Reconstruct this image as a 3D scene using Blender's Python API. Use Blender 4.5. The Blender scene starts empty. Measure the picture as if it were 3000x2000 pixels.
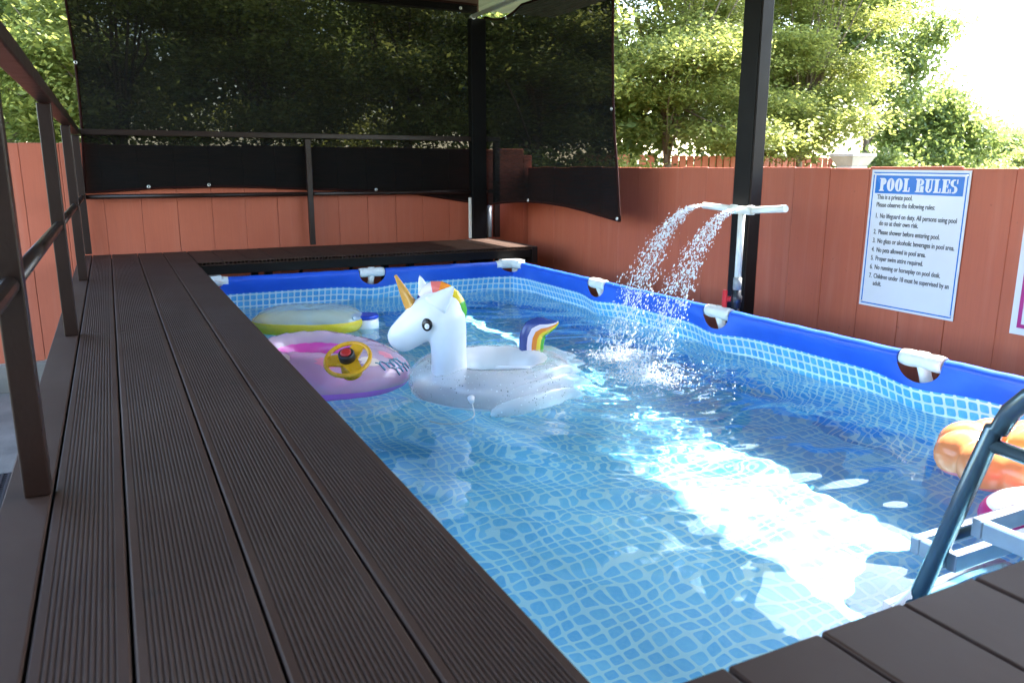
import bpy, bmesh, math, random
import numpy as np
from mathutils import Vector, Matrix

# ------------------------------------------------------------------ camera, sky, sun, exposure
SC = bpy.context.scene
COL = SC.collection
CAM = np.array([0.0, 0.0, 1.515])
FPX = 2300.0
AX = np.array([[0.8930473, -0.0961329, 0.43957364],      # rows: world axes in camera axes (right, down, forward)
               [-0.44996128, -0.19332793, 0.87187106],
               [0.00116636, -0.97641322, -0.21590707]])
cam_data = bpy.data.cameras.new('camera')
cam_data.sensor_width = 36.0
cam_data.lens = FPX / 3000.0 * 36.0
cam_data.clip_start = 0.02
cam_data.clip_end = 2000
cam_data.dof.use_dof = True
cam_data.dof.focus_distance = 3.3
cam_data.dof.aperture_fstop = 6.5
cam = bpy.data.objects.new('camera', cam_data)
COL.objects.link(cam)
r_, d_, f_ = AX[:, 0], AX[:, 1], AX[:, 2]
cam.matrix_world = Matrix(((r_[0], -d_[0], -f_[0], CAM[0]), (r_[1], -d_[1], -f_[1], CAM[1]),
                           (r_[2], -d_[2], -f_[2], CAM[2]), (0, 0, 0, 1)))
SC.camera = cam

SUN_TO = Vector((0.80, 0.12, 1.0)).normalized()
world = bpy.data.worlds.new('World')
SC.world = world
world.use_nodes = True
wn = world.node_tree
bgn = wn.nodes['Background']
sky = wn.nodes.new('ShaderNodeTexSky')
sky.sky_type = 'NISHITA'
sky.sun_disc = False
sky.sun_elevation = math.asin(SUN_TO.z)
sky.sun_rotation = math.atan2(SUN_TO.x, SUN_TO.y)
sky.air_density = 1.2
sky.dust_density = 1.6
sky.ozone_density = 1.0
wn.links.new(sky.outputs[0], bgn.inputs[0])
bgn.inputs[1].default_value = 0.15
sun_data = bpy.data.lights.new('sun', 'SUN')
sun_data.energy = 3.2
sun_data.angle = math.radians(0.53)
sun_data.color = (1.0, 0.95, 0.86)
sun_data.cycles.is_caustics_light = True
sun = bpy.data.objects.new('sun', sun_data)
COL.objects.link(sun)
sun.rotation_euler = (-SUN_TO).to_track_quat('-Z', 'Y').to_euler()
sun.location = (6, -1, 8)
vs = SC.view_settings
vs.view_transform = 'Standard'
vs.look = 'None'
vs.gamma = 1.0
vs.exposure = 3.45
cy = SC.cycles
cy.use_denoising = True
cy.denoiser = 'OPENIMAGEDENOISE'
cy.max_bounces = 12
cy.diffuse_bounces = 5
cy.glossy_bounces = 4
cy.transmission_bounces = 8
cy.transparent_max_bounces = 16
cy.caustics_refractive = True
cy.caustics_reflective = False
cy.blur_glossy = 0.4
cy.sample_clamp_indirect = 8.0

RNG = np.random.default_rng(7)
random.seed(7)

def ray(px, py):
    return AX @ np.array([px - 1500.0, py - 1000.0, FPX])
def on(px, py, axis, val):
    d = ray(px, py)
    return CAM + d * ((val - CAM[axis]) / d[axis])
def at(px, py, depth):
    return CAM + ray(px, py) * (depth / FPX)

# ------------------------------------------------------------------ materials
class NT:
    """small helper for node graphs"""
    def __init__(self, name):
        self.m = bpy.data.materials.new(name)
        self.m.use_nodes = True
        self.t = self.m.node_tree
        self.b = self.t.nodes['Principled BSDF']
        self.out = self.t.nodes['Material Output']
    def n(self, kind, **kw):
        nd = self.t.nodes.new('ShaderNode' + kind)
        for k, v in kw.items():
            setattr(nd, k, v)
        return nd
    def l(self, a, b):
        self.t.links.new(a, b)
    def val(self, sock, v):
        if hasattr(v, 'default_value') or hasattr(v, 'is_output'):
            self.l(v, sock)
        else:
            sock.default_value = v
    def math(self, op, a, b=0.0, c=None, clamp=False):
        nd = self.n('Math', operation=op, use_clamp=clamp)
        self.val(nd.inputs[0], a)
        self.val(nd.inputs[1], b)
        if c is not None:
            self.val(nd.inputs[2], c)
        return nd.outputs[0]
    def mix(self, fac, a, b, mode='MIX'):
        nd = self.n('MixRGB', blend_type=mode)
        self.val(nd.inputs[0], fac)
        for s, v in ((nd.inputs[1], a), (nd.inputs[2], b)):
            if isinstance(v, tuple):
                s.default_value = (v[0], v[1], v[2], 1)
            else:
                self.l(v, s)
        return nd.outputs[0]
    def coord(self, which='Object', scale=(1, 1, 1)):
        tc = self.n('TexCoord')
        mp = self.n('Mapping')
        mp.inputs['Scale'].default_value = scale
        self.l(tc.outputs[which], mp.inputs[0])
        return mp.outputs[0]
    def geo_coord(self, scale=(1, 1, 1)):
        g = self.n('NewGeometry')
        mp = self.n('Mapping')
        mp.inputs['Scale'].default_value = scale
        self.l(g.outputs['Position'], mp.inputs[0])
        return mp.outputs[0]
    def noise(self, vec, scale=5.0, detail=4.0, rough=0.55, dist=0.0):
        nd = self.n('TexNoise')
        self.l(vec, nd.inputs['Vector'])
        nd.inputs['Scale'].default_value = scale
        nd.inputs['Detail'].default_value = detail
        nd.inputs['Roughness'].default_value = rough
        nd.inputs['Distortion'].default_value = dist
        return nd.outputs['Fac']
    def ramp(self, fac, stops):
        nd = self.n('ValToRGB')
        self.l(fac, nd.inputs[0])
        el = nd.color_ramp.elements
        while len(el) < len(stops):
            el.new(0.5)
        for e, (p, c) in zip(el, stops):
            e.position = p
            e.color = (c[0], c[1], c[2], 1) if isinstance(c, tuple) else (c, c, c, 1)
        return nd.outputs[0]
    def bump(self, h, strength=0.2, dist=0.01):
        nd = self.n('Bump')
        nd.inputs['Strength'].default_value = strength
        nd.inputs['Distance'].default_value = dist
        self.l(h, nd.inputs['Height'])
        self.l(nd.outputs[0], self.b.inputs['Normal'])
    def color(self, c):
        if isinstance(c, tuple):
            self.b.inputs['Base Color'].default_value = (c[0], c[1], c[2], 1)
        else:
            self.l(c, self.b.inputs['Base Color'])
    def p(self, **kw):
        for k, v in kw.items():
            self.val(self.b.inputs[k.replace('_', ' ')], v)
        return self

MATS = {}
def plain(name, col, rough=0.5, metal=0.0, var=0.12, nscale=9.0, bump=0.0, bscale=60.0, coat=0.0, spec=0.5, trans=0.0, alpha=1.0):
    t = NT(name)
    v = t.geo_coord()
    f = t.noise(v, nscale, 5, 0.6)
    lo = tuple(c * (1 - var) for c in col)
    hi = tuple(min(1, c * (1 + var)) for c in col)
    t.color(t.ramp(f, [(0.3, lo), (0.7, hi)]))
    rr = t.math('MULTIPLY_ADD', t.noise(v, nscale * 3, 3), 0.16, rough - 0.08, clamp=True)
    t.p(Roughness=rr, Metallic=metal, Specular_IOR_Level=spec, Coat_Weight=coat, Alpha=alpha)
    if trans:
        t.p(Transmission_Weight=trans)
    if bump:
        t.bump(t.noise(v, bscale, 4), bump, 0.004)
    MATS[name] = t.m
    return t.m

def deck_material():
    t = NT('deck_composite')
    v = t.geo_coord()
    info = t.n('ObjectInfo')
    f = t.noise(v, 2.3, 6, 0.62)
    g = t.noise(t.geo_coord((60, 3, 60)), 3.0, 4, 0.6)
    c = t.ramp(f, [(0.25, (0.039, 0.0178, 0.0115)), (0.75, (0.058, 0.0285, 0.0190))])
    c = t.mix(t.math('MULTIPLY', g, 0.5), c, (0.036, 0.019, 0.0135))
    c = t.mix(t.math('MULTIPLY', info.outputs['Random'], 0.25), c, (0.060, 0.036, 0.026))
    spots = t.ramp(t.noise(v, 11.0, 3, 0.5), [(0.70, 0.0), (0.74, 1.0)])
    c = t.mix(t.math('MULTIPLY', spots, 0.35), c, (0.012, 0.009, 0.007))
    fade = t.ramp(t.noise(t.geo_coord((1.6, 0.7, 1)), 3.1, 5, 0.65), [(0.48, 0.0), (0.72, 1.0)])
    c = t.mix(t.math('MULTIPLY', fade, 0.40), c, (0.074, 0.047, 0.035))
    dust = t.ramp(t.noise(v, 170.0, 1, 0.4), [(0.80, 0.0), (0.84, 1.0)])
    c = t.mix(t.math('MULTIPLY', dust, 0.3), c, (0.10, 0.085, 0.07))
    t.color(c)
    t.p(Roughness=t.math('MULTIPLY_ADD', f, 0.25, 0.50), Specular_IOR_Level=0.18)
    t.bump(t.noise(t.geo_coord((220, 12, 220)), 2.0, 3), 0.08, 0.001)
    MATS['deck'] = t.m
deck_material()

def fence_material():
    t = NT('fence_paint')
    info = t.n('ObjectInfo')
    v = t.geo_coord()
    grain = t.noise(t.geo_coord((34, 34, 1.1)), 3.0, 6, 0.65, 0.6)
    blot = t.noise(v, 1.6, 5, 0.6)
    c = t.ramp(blot, [(0.3, (0.450, 0.108, 0.055)), (0.7, (0.520, 0.136, 0.072))])
    c = t.mix(t.math('MULTIPLY', t.ramp(grain, [(0.45, 0.0), (0.75, 1.0)]), 0.35), c, (0.33, 0.085, 0.050))
    c = t.mix(t.math('MULTIPLY', info.outputs['Random'], 0.18), c, (0.38, 0.105, 0.06))
    streak = t.ramp(t.noise(t.geo_coord((9, 9, 0.55)), 1.7, 5, 0.6, 0.4), [(0.52, 0.0), (0.78, 1.0)])
    c = t.mix(t.math('MULTIPLY', streak, 0.38), c, (0.56, 0.20, 0.13))
    spot = t.ramp(t.noise(v, 26.0, 2, 0.5), [(0.74, 0.0), (0.78, 1.0)])
    c = t.mix(t.math('MULTIPLY', spot, 0.35), c, (0.16, 0.05, 0.035))
    t.color(c)
    t.p(Roughness=0.52, Specular_IOR_Level=0.35)
    t.bump(grain, 0.22, 0.002)
    MATS['fence'] = t.m
fence_material()

def liner_print(nm, key, cols, hi, dark, g0, g1):
    # printed vinyl: pale grout lines round blue squares, read from the UV map in metres
    t = NT(nm)
    uv = t.n('UVMap')
    uv.uv_map = 'print'
    sep = t.n('SeparateXYZ')
    t.l(uv.outputs[0], sep.inputs[0])
    P = 0.041 if key == 'liner' else 0.047
    gx = t.math('DIVIDE', sep.outputs[0], P)
    gy = t.math('DIVIDE', sep.outputs[1], P)
    fx = t.math('SUBTRACT', t.math('FRACT', gx), 0.5)
    fy = t.math('SUBTRACT', t.math('FRACT', gy), 0.5)
    ax = t.math('ABSOLUTE', fx)
    ay = t.math('ABSOLUTE', fy)
    # rounded square distance
    e = 5.0
    d = t.math('POWER', t.math('ADD', t.math('POWER', ax, e), t.math('POWER', ay, e)), 1 / e)
    mask = t.ramp(d, [(0.375, 1.0), (0.415, 0.0)])
    comb = t.n('CombineXYZ')
    t.l(t.math('FLOOR', gx), comb.inputs[0])
    t.l(t.math('FLOOR', gy), comb.inputs[1])
    wnn = t.n('TexWhiteNoise')
    t.l(comb.outputs[0], wnn.inputs[0])
    base = t.ramp(wnn.outputs['Value'], [(0.0, cols[0]), (0.5, cols[1]), (1.0, cols[2])])
    mott = t.noise(uv.outputs[0], 90.0, 4, 0.6)
    base = t.mix(t.ramp(mott, [(0.42, 0.0), (0.75, 0.55)]), base, hi)
    edge = t.math('MULTIPLY', t.math('ADD', fx, fy), 0.55, clamp=True)
    base = t.mix(edge, base, dark)
    gro = t.ramp(t.noise(uv.outputs[0], 14, 3), [(0.3, g0), (0.7, g1)])
    t.color(t.mix(mask, gro, base))
    t.p(Roughness=0.38, Specular_IOR_Level=0.4)
    t.bump(t.noise(uv.outputs[0], 7.0, 2), 0.06, 0.01)
    MATS[key] = t.m
def blue_vinyl():
    b = NT('pool_blue_vinyl')
    v = b.geo_coord()
    b.color(b.ramp(b.noise(v, 6, 3), [(0.3, (0.018, 0.095, 0.60)), (0.7, (0.024, 0.118, 0.68))]))
    b.p(Roughness=0.36, Specular_IOR_Level=0.5)
    b.bump(b.noise(b.geo_coord((3, 3, 14)), 3.0, 3), 0.12, 0.01)
    MATS['vinyl'] = b.m
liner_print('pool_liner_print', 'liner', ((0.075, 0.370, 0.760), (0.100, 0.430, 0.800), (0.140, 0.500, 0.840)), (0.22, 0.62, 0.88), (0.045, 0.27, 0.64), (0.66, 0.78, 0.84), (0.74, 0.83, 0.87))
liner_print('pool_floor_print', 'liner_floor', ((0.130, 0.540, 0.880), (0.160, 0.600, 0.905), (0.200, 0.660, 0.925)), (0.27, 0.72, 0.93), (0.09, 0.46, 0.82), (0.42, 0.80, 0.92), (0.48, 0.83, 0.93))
blue_vinyl()

def water_material():
    t = NT('water')
    t.color((0.90, 0.985, 1.0))
    t.p(Roughness=0.0, IOR=1.333, Transmission_Weight=1.0, Specular_IOR_Level=0.5)
    MATS['water'] = t.m
    s = NT('water_drops')
    s.color((0.96, 0.98, 1.0))
    s.p(Roughness=0.15, IOR=1.333, Transmission_Weight=0.2)
    MATS['drops'] = s.m
water_material()

def leaf_material(name, c0, c1, c2, t0, gloss=0.45):
    t = NT(name)
    a = t.n('Attribute', attribute_name='tone')
    col = t.ramp(a.outputs['Fac'], [(0.0, c0), (0.55, c1), (1.0, c2)])
    t.color(col)
    t.p(Roughness=gloss, Specular_IOR_Level=0.5)
    tr = t.n('BsdfTranslucent')
    t.l(t.mix(a.outputs['Fac'], tuple(x * 0.7 for x in t0), t0), tr.inputs[0])
    mx = t.n('MixShader')
    mx.inputs[0].default_value = 0.48
    t.l(t.b.outputs[0], mx.inputs[1])
    t.l(tr.outputs[0], mx.inputs[2])
    t.l(mx.outputs[0], t.out.inputs[0])
    MATS[name] = t.m
leaf_material('leaf_olive', (0.079, 0.109, 0.025), (0.166, 0.204, 0.050), (0.294, 0.293, 0.098), (0.472, 0.500, 0.120))
leaf_material('leaf_green', (0.063, 0.105, 0.032), (0.138, 0.189, 0.056), (0.237, 0.263, 0.087), (0.365, 0.440, 0.111))
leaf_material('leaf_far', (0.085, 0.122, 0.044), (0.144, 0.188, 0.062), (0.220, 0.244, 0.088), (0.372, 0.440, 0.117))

def cloth_material():
    t = NT('shade_net')
    v = t.geo_coord()
    weave = t.noise(t.geo_coord((7, 7, 260)), 1.0, 3, 0.6)
    big = t.noise(t.geo_coord((1.2, 1.2, 3.0)), 1.5, 3)
    fac = t.math('MULTIPLY_ADD', t.math('SUBTRACT', weave, 0.5), 0.09, 0.060)
    fac = t.math('MULTIPLY_ADD', t.math('SUBTRACT', big, 0.5), 0.05, fac, clamp=True)
    t.color((0.0045, 0.0045, 0.0045))
    t.p(Roughness=0.7, Specular_IOR_Level=0.1)
    tr = t.n('BsdfTransparent')
    mx = t.n('MixShader')
    t.l(fac, mx.inputs[0])
    t.l(t.b.outputs[0], mx.inputs[1])
    t.l(tr.outputs[0], mx.inputs[2])
    t.l(mx.outputs[0], t.out.inputs[0])
    MATS['net'] = t.m
cloth_material()

def glitter_material():
    t = NT('clear_glitter_vinyl')
    v = t.coord('Object')
    vor = t.n('TexVoronoi')
    t.l(v, vor.inputs['Vector'])
    vor.inputs['Scale'].default_value = 105
    sp = t.ramp(vor.outputs['Distance'], [(0.26, 1.0), (0.34, 0.0)])
    wn_ = t.n('TexWhiteNoise')
    t.l(vor.outputs['Position'], wn_.inputs[0])
    pick = t.ramp(wn_.outputs['Value'], [(0.50, 0.0), (0.51, 1.0)])
    speck = t.math('MULTIPLY', sp, pick)
    big = t.ramp(t.noise(v, 9, 3), [(0.40, 0.15), (0.60, 1.0)])
    speck = t.math('MULTIPLY', speck, big)
    silver = t.ramp(wn_.outputs['Value'], [(0.5, (0.03, 0.035, 0.04)), (0.82, (0.08, 0.09, 0.10)), (1.0, (0.75, 0.77, 0.80))])
    t.color(t.mix(speck, (0.93, 0.95, 0.96), silver))
    t.p(Roughness=0.10, Specular_IOR_Level=0.6, Alpha=t.math('MULTIPLY_ADD', speck, 0.55, 0.36), Coat_Weight=0.5)
    t.bump(t.noise(v, 16, 3), 0.25, 0.01)
    MATS['glitter'] = t.m
glitter_material()

def vinyl_toy(name, col, alpha=1.0, rough=0.22, bump=0.25, bs=14):
    t = NT(name)
    v = t.coord('Object')
    f = t.noise(v, 6, 3)
    t.color(t.ramp(f, [(0.3, tuple(c * 0.93 for c in col)), (0.7, tuple(min(1, c * 1.05) for c in col))]))
    t.p(Roughness=rough, Specular_IOR_Level=0.5, Alpha=alpha, Subsurface_Weight=0.0)
    t.bump(t.noise(v, bs, 3), bump, 0.006)
    MATS[name] = t.m
vinyl_toy('white_vinyl', (0.80, 0.82, 0.84), 1.0, 0.3, 0.12, 10)
vinyl_toy('clear_pink', (0.90, 0.66, 0.78), 0.50, 0.12, 0.5)
vinyl_toy('hot_pink', (0.80, 0.10, 0.50), 0.93, 0.2, 0.4)
vinyl_toy('violet', (0.58, 0.20, 0.66), 0.95, 0.2, 0.3)
vinyl_toy('yellow_vinyl', (0.82, 0.62, 0.03), 0.92, 0.2, 0.5)
vinyl_toy('clear_vinyl', (0.62, 0.82, 0.86), 0.46, 0.07, 0.5)
vinyl_toy('orange_vinyl', (0.95, 0.30, 0.11), 0.92, 0.2, 0.6, 11)
vinyl_toy('coral_vinyl', (0.86, 0.20, 0.24), 0.90, 0.25, 0.5)
vinyl_toy('magenta_vinyl', (0.62, 0.03, 0.20), 1.0, 0.25, 0.3)
vinyl_toy('print_teal', (0.08, 0.30, 0.40), 0.9, 0.3, 0.0)
vinyl_toy('print_cream', (0.85, 0.72, 0.62), 0.9, 0.3, 0.0)
vinyl_toy('print_rose', (0.85, 0.30, 0.38), 0.85, 0.3, 0.0)
for nm, c in (('navy', (0.035, 0.065, 0.26)), ('lilac', (0.62, 0.48, 0.74)), ('pinkred', (0.82, 0.18, 0.16)), ('orange', (0.88, 0.27, 0.03)),
              ('yellow', (0.88, 0.66, 0.03)), ('green', (0.10, 0.46, 0.05)), ('gold', (0.62, 0.31, 0.06)), ('pale', (0.82, 0.74, 0.84))):
    vinyl_toy('rainbow_' + nm, c, 1.0, 0.2, 0.25, 18)
plain('rail_paint', (0.016, 0.0062, 0.0042), 0.36, 0.0, 0.25, 6, 0.15, 90, spec=0.35)
plain('steel_black', (0.005, 0.0046, 0.0046), 0.45, 0.0, 0.3, 4, 0.1, 120, spec=0.15)
plain('steel_brown', (0.0105, 0.0065, 0.0055), 0.45, 0.0, 0.3, 4, 0.1, 120, spec=0.15)
plain('pvc_white', (0.78, 0.77, 0.70), 0.32, 0.0, 0.06, 8)
plain('connector_white', (0.80, 0.80, 0.78), 0.38, 0.0, 0.06, 20)
plain('pvc_grey', (0.30, 0.32, 0.34), 0.4)
plain('valve_dark', (0.030, 0.035, 0.045), 0.35)
plain('valve_red', (0.62, 0.02, 0.025), 0.3)
plain('hem_red', (0.022, 0.006, 0.005), 0.8, spec=0.1)
plain('grommet', (0.75, 0.75, 0.73), 0.3, 0.9)
plain('concrete', (0.17, 0.155, 0.135), 0.85, 0.0, 0.3, 3.0, 0.4, 40)
plain('plaster', (0.66, 0.58, 0.47), 0.8, 0.0, 0.1, 3)
plain('earth', (0.075, 0.085, 0.035), 0.95, 0.0, 0.4, 0.8, 0.4, 20)
plain('rubber', (0.018, 0.019, 0.021), 0.7)
plain('roof_sheet', (0.36, 0.44, 0.50), 0.5, 0.0, 0.1, 2)
plain('roof_beam', (0.060, 0.022, 0.018), 0.5)
plain('bark', (0.16, 0.12, 0.085), 0.9, 0.0, 0.35, 12, 0.8, 30)
plain('stone_cap', (0.52, 0.46, 0.41), 0.8, 0.0, 0.15, 5, 0.3, 50)
plain('brick_red', (0.34, 0.12, 0.08), 0.8, 0.0, 0.2, 6, 0.3, 40)
plain('sign_white', (0.72, 0.75, 0.80), 0.22, 0.0, 0.03, 3, spec=0.5)
plain('sign_blue', (0.012, 0.17, 0.58), 0.25, 0.0, 0.03, 3)
plain('sign_black', (0.025, 0.025, 0.03), 0.4)
plain('sign_magenta', (0.42, 0.015, 0.20), 0.3)
plain('sign_orange', (0.80, 0.40, 0.10), 0.3)
plain('lid_blue', (0.010, 0.060, 0.50), 0.3)
plain('wheel_yellow', (0.82, 0.40, 0.015), 0.28, 0.0, 0.05)
plain('hub_black', (0.020, 0.016, 0.015), 0.4)
plain('hub_red', (0.55, 0.025, 0.02), 0.35)
plain('ladder_steel', (0.11, 0.16, 0.19), 0.20, 0.55, 0.15, 10, spec=0.6)
plain('tread_plastic', (0.52, 0.57, 0.60), 0.14, 0.40, 0.1, 10, spec=0.7)
plain('eye_black', (0.010, 0.010, 0.012), 0.25)
plain('foam', (0.88, 0.90, 0.92), 0.35, 0.0, 0.02)
plain('rope', (0.75, 0.75, 0.72), 0.6)

# ------------------------------------------------------------------ mesh helpers
class MB:
    def __init__(s):
        s.v, s.f, s.mi, s.sm = [], [], [], []
    def add(s, verts, faces, mi=0, smooth=False):
        o = len(s.v)
        s.v += [tuple(map(float, p)) for p in verts]
        for f in faces:
            s.f.append([i + o for i in f])
            s.mi.append(mi)
            s.sm.append(smooth)
        return s
    def box(s, x0, x1, y0, y1, z0, z1, mi=0, bev=0.0):
        if bev <= 0:
            v = [(x0, y0, z0), (x1, y0, z0), (x1, y1, z0), (x0, y1, z0), (x0, y0, z1), (x1, y0, z1), (x1, y1, z1), (x0, y1, z1)]
            return s.add(v, [(0, 3, 2, 1), (4, 5, 6, 7), (0, 1, 5, 4), (1, 2, 6, 5), (2, 3, 7, 6), (3, 0, 4, 7)], mi)
        bm = bmesh.new()
        bmesh.ops.create_cube(bm, size=1.0)
        for v in bm.verts:
            v.co = Vector(((x0 + x1) / 2 + v.co.x * (x1 - x0), (y0 + y1) / 2 + v.co.y * (y1 - y0), (z0 + z1) / 2 + v.co.z * (z1 - z0)))
        bmesh.ops.bevel(bm, geom=bm.edges[:], offset=bev, segments=2, affect='EDGES', profile=0.5)
        bm.verts.index_update()
        s.add([v.co[:] for v in bm.verts], [[v.index for v in f.verts] for f in bm.faces], mi)
        bm.free()
        return s
    def tube(s, path, r, n=14, mi=0, caps=True, squash=None):
        path = [Vector(p) for p in path]
        rs = r if isinstance(r, (list, tuple, np.ndarray)) else [r] * len(path)
        rings = []
        up = None
        for i, p in enumerate(path):
            a = path[max(i - 1, 0)]
            b = path[min(i + 1, len(path) - 1)]
            t = (b - a).normalized()
            if up is None:
                up = Vector((0, 0, 1)) if abs(t.z) < 0.9 else Vector((0, 1, 0))
            side = t.cross(up).normalized()
            up = side.cross(t).normalized()
            ring = []
            for k in range(n):
                an = 2 * math.pi * k / n
                ring.append(p + side * (math.cos(an) * rs[i]) + up * (math.sin(an) * rs[i]))
            rings.append(ring)
        return s.loft(rings, mi, caps)
    def loft(s, rings, mi=0, caps=True, close=False, mifun=None):
        n = len(rings[0])
        o = len(s.v)
        for rg in rings:
            s.v += [tuple(map(float, p)) for p in rg]
        m = len(rings)
        for i in range(m if close else m - 1):
            for k in range(n):
                a = o + i * n + k
                b = o + i * n + (k + 1) % n
                c = o + ((i + 1) % m) * n + (k + 1) % n
                d = o + ((i + 1) % m) * n + k
                s.f.append([a, b, c, d])
                s.mi.append(mifun(i, k) if mifun else mi)
                s.sm.append(True)
        if caps and not close:
            s.f.append([o + k for k in range(n)][::-1])
            s.mi.append(mifun(0, 0) if mifun else mi)
            s.sm.append(False)
            s.f.append([o + (m - 1) * n + k for k in range(n)])
            s.mi.append(mifun(m - 2, 0) if mifun else mi)
            s.sm.append(False)
        return s
    def ball(s, c, rx, ry=None, rz=None, mi=0, n=12, m=8):
        ry = ry or rx
        rz = rz or rx
        rings = []
        for i in range(1, m):
            th = math.pi * i / m
            rings.append([(c[0] + rx * math.sin(th) * math.cos(2 * math.pi * k / n), c[1] + ry * math.sin(th) * math.sin(2 * math.pi * k / n), c[2] - rz * math.cos(th)) for k in range(n)])
        return s.loft(rings, mi, True)
    def mesh(s, name, mats, recalc=True):
        me = bpy.data.meshes.new(name)
        me.from_pydata(s.v, [], s.f)
        for m in mats:
            me.materials.append(MATS[m])
        me.polygons.foreach_set('material_index', s.mi)
        me.polygons.foreach_set('use_smooth', s.sm)
        if recalc:
            bm = bmesh.new()
            bm.from_mesh(me)
            bmesh.ops.recalc_face_normals(bm, faces=bm.faces)
            bm.to_mesh(me)
            bm.free()
        me.update()
        return me
    def obj(s, name, mats, parent=None, recalc=True):
        mats = [mats] if isinstance(mats, str) else mats
        return link(name, s.mesh(name, mats, recalc), parent)

def link(name, data, parent=None):
    o = bpy.data.objects.new(name, data)
    COL.objects.link(o)
    if parent is not None:
        o.parent = parent
    return o
def thing(name, label, cat, group=None, kind=None):
    o = bpy.data.objects.new(name, None)
    o.empty_display_size = 0.05
    COL.objects.link(o)
    return tag(o, label, cat, group, kind)
def tag(o, label=None, cat=None, group=None, kind=None):
    if label: o['label'] = label
    if cat: o['category'] = cat
    if group: o['group'] = group
    if kind: o['kind'] = kind
    return o
def fresh(mesh):
    return mesh

def instance(name, mesh, loc, parent, rot=None, scale=None):
    o = link(name, mesh, parent)
    o.location = loc
    if rot: o.rotation_euler = rot
    if scale: o.scale = scale
    return o

def arc(c, r, a0, a1, n, plane='yz'):
    out = []
    for i in range(n + 1):
        a = a0 + (a1 - a0) * i / n
        u, w = r * math.cos(a), r * math.sin(a)
        out.append((c[0], c[1] + u, c[2] + w) if plane == 'yz' else ((c[0] + u, c[1], c[2] + w) if plane == 'xz' else (c[0] + u, c[1] + w, c[2])))
    return out

# ------------------------------------------------------------------ ground
DECK = 0.93
XF, YB = 3.28, 6.22            # inner faces of the two fences
g = MB()
g.add([(-400, -400, 0), (400, -400, 0), (400, 400, 0), (-400, 400, 0)], [(0, 1, 2, 3)])
tag(g.obj('ground', 'earth'), kind='structure')
c = MB().box(-4.5, XF + 0.5, -4.0, YB + 0.3, -0.05, 0.004)
tag(c.obj('concrete_yard', 'concrete'), kind='structure')

hw_ = thing('unseen_wall', 'unseen plastered wall added behind the walkway to shape the light', 'unseen_wall')  # unseen wall added behind the camera to shade the walkway and bounce fill
MB().box(-4.4, 3.2, -2.6, -2.4, 0.004, 3.4, 0, 0.01).obj('wall', 'plaster', hw_)

# ------------------------------------------------------------------ fences: separate painted planks
PITCH = 0.235
def plank_mesh(h, w=PITCH - 0.0008):
    return MB().box(-w / 2, w / 2, -0.008, 0.008, 0, h, 0, 0.0045).mesh('plank', ['fence'])
fence = thing('plank_fence', 'rust red plank fence behind the railing and black shade net', 'fence')
pm = plank_mesh(1.47)
MB().box(XF - 0.03, XF + 0.05, YB + 0.003, YB + 0.08, 0.2, 1.62, 0, 0.003).obj('corner_post', 'fence', fence)
x = XF - 0.03
k = 0
while x > -3.4:
    o = instance('plank', pm, (x - PITCH / 2 + RNG.uniform(-.0003, .0003), YB + 0.012 + RNG.uniform(-.002, .002), 0.20 + RNG.uniform(-.006, .006)), fence, (0, 0, RNG.uniform(-.004, .004)))
    if k == 12:
        o.rotation_euler = (0, 0.0022, 0)
        o.location.x -= 0.0035
    x -= PITCH
    k += 1
bt = MB().box(-0.02, 0.02, 0.0, 0.006, 0, 1.44).mesh('light_stop_strip', ['fence'])  # strips added behind the plank joints to stop light leaking through
for j in range(28):
    bx_ = XF - 0.03 - PITCH * (j + 1)
    if j == 12:
        instance('light_stop_strip', bt, (bx_ , YB + 0.0225, 0.22), fence, None, (1, 1, 0.47))
        instance('light_stop_strip', bt, (bx_ , YB + 0.0225, 1.02), fence, None, (1, 1, 0.44))
    else:
        instance('light_stop_strip', bt, (bx_ , YB + 0.0225, 0.22), fence)
for z in (0.5, 1.35):
    MB().box(-3.4, XF, YB + 0.030, YB + 0.070, z, z + 0.07).obj('rail', 'fence', fence)
MB().box(-3.4, XF + 0.02, YB - 0.04, YB + 0.10, 0.0, 0.195, 0, 0.01).obj('plinth', 'concrete', fence)

fence = thing('plank_fence', 'rust red plank fence carrying the pool rules sign', 'fence')
pm = plank_mesh(1.515)
y = YB - 0.01
while y > -1.2:
    instance('plank', pm, (XF + 0.012 + RNG.uniform(-.002, .002), y - PITCH / 2 + RNG.uniform(-.0003, .0003), 0.004 + RNG.uniform(-.005, .005)), fence, (0, 0, math.pi / 2 + RNG.uniform(-.004, .004)))
    y -= PITCH
for j in range(32):
    instance('light_stop_strip', bt, (XF + 0.0225, YB - 0.01 - PITCH * j, 0.02), fence, (0, 0, -math.pi / 2))  # same added light-blocking strips along this fence
for z in (0.4, 1.30):
    MB().box(XF + 0.030, XF + 0.070, -1.2, YB, z, z + 0.07).obj('rail', 'fence', fence)

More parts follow.
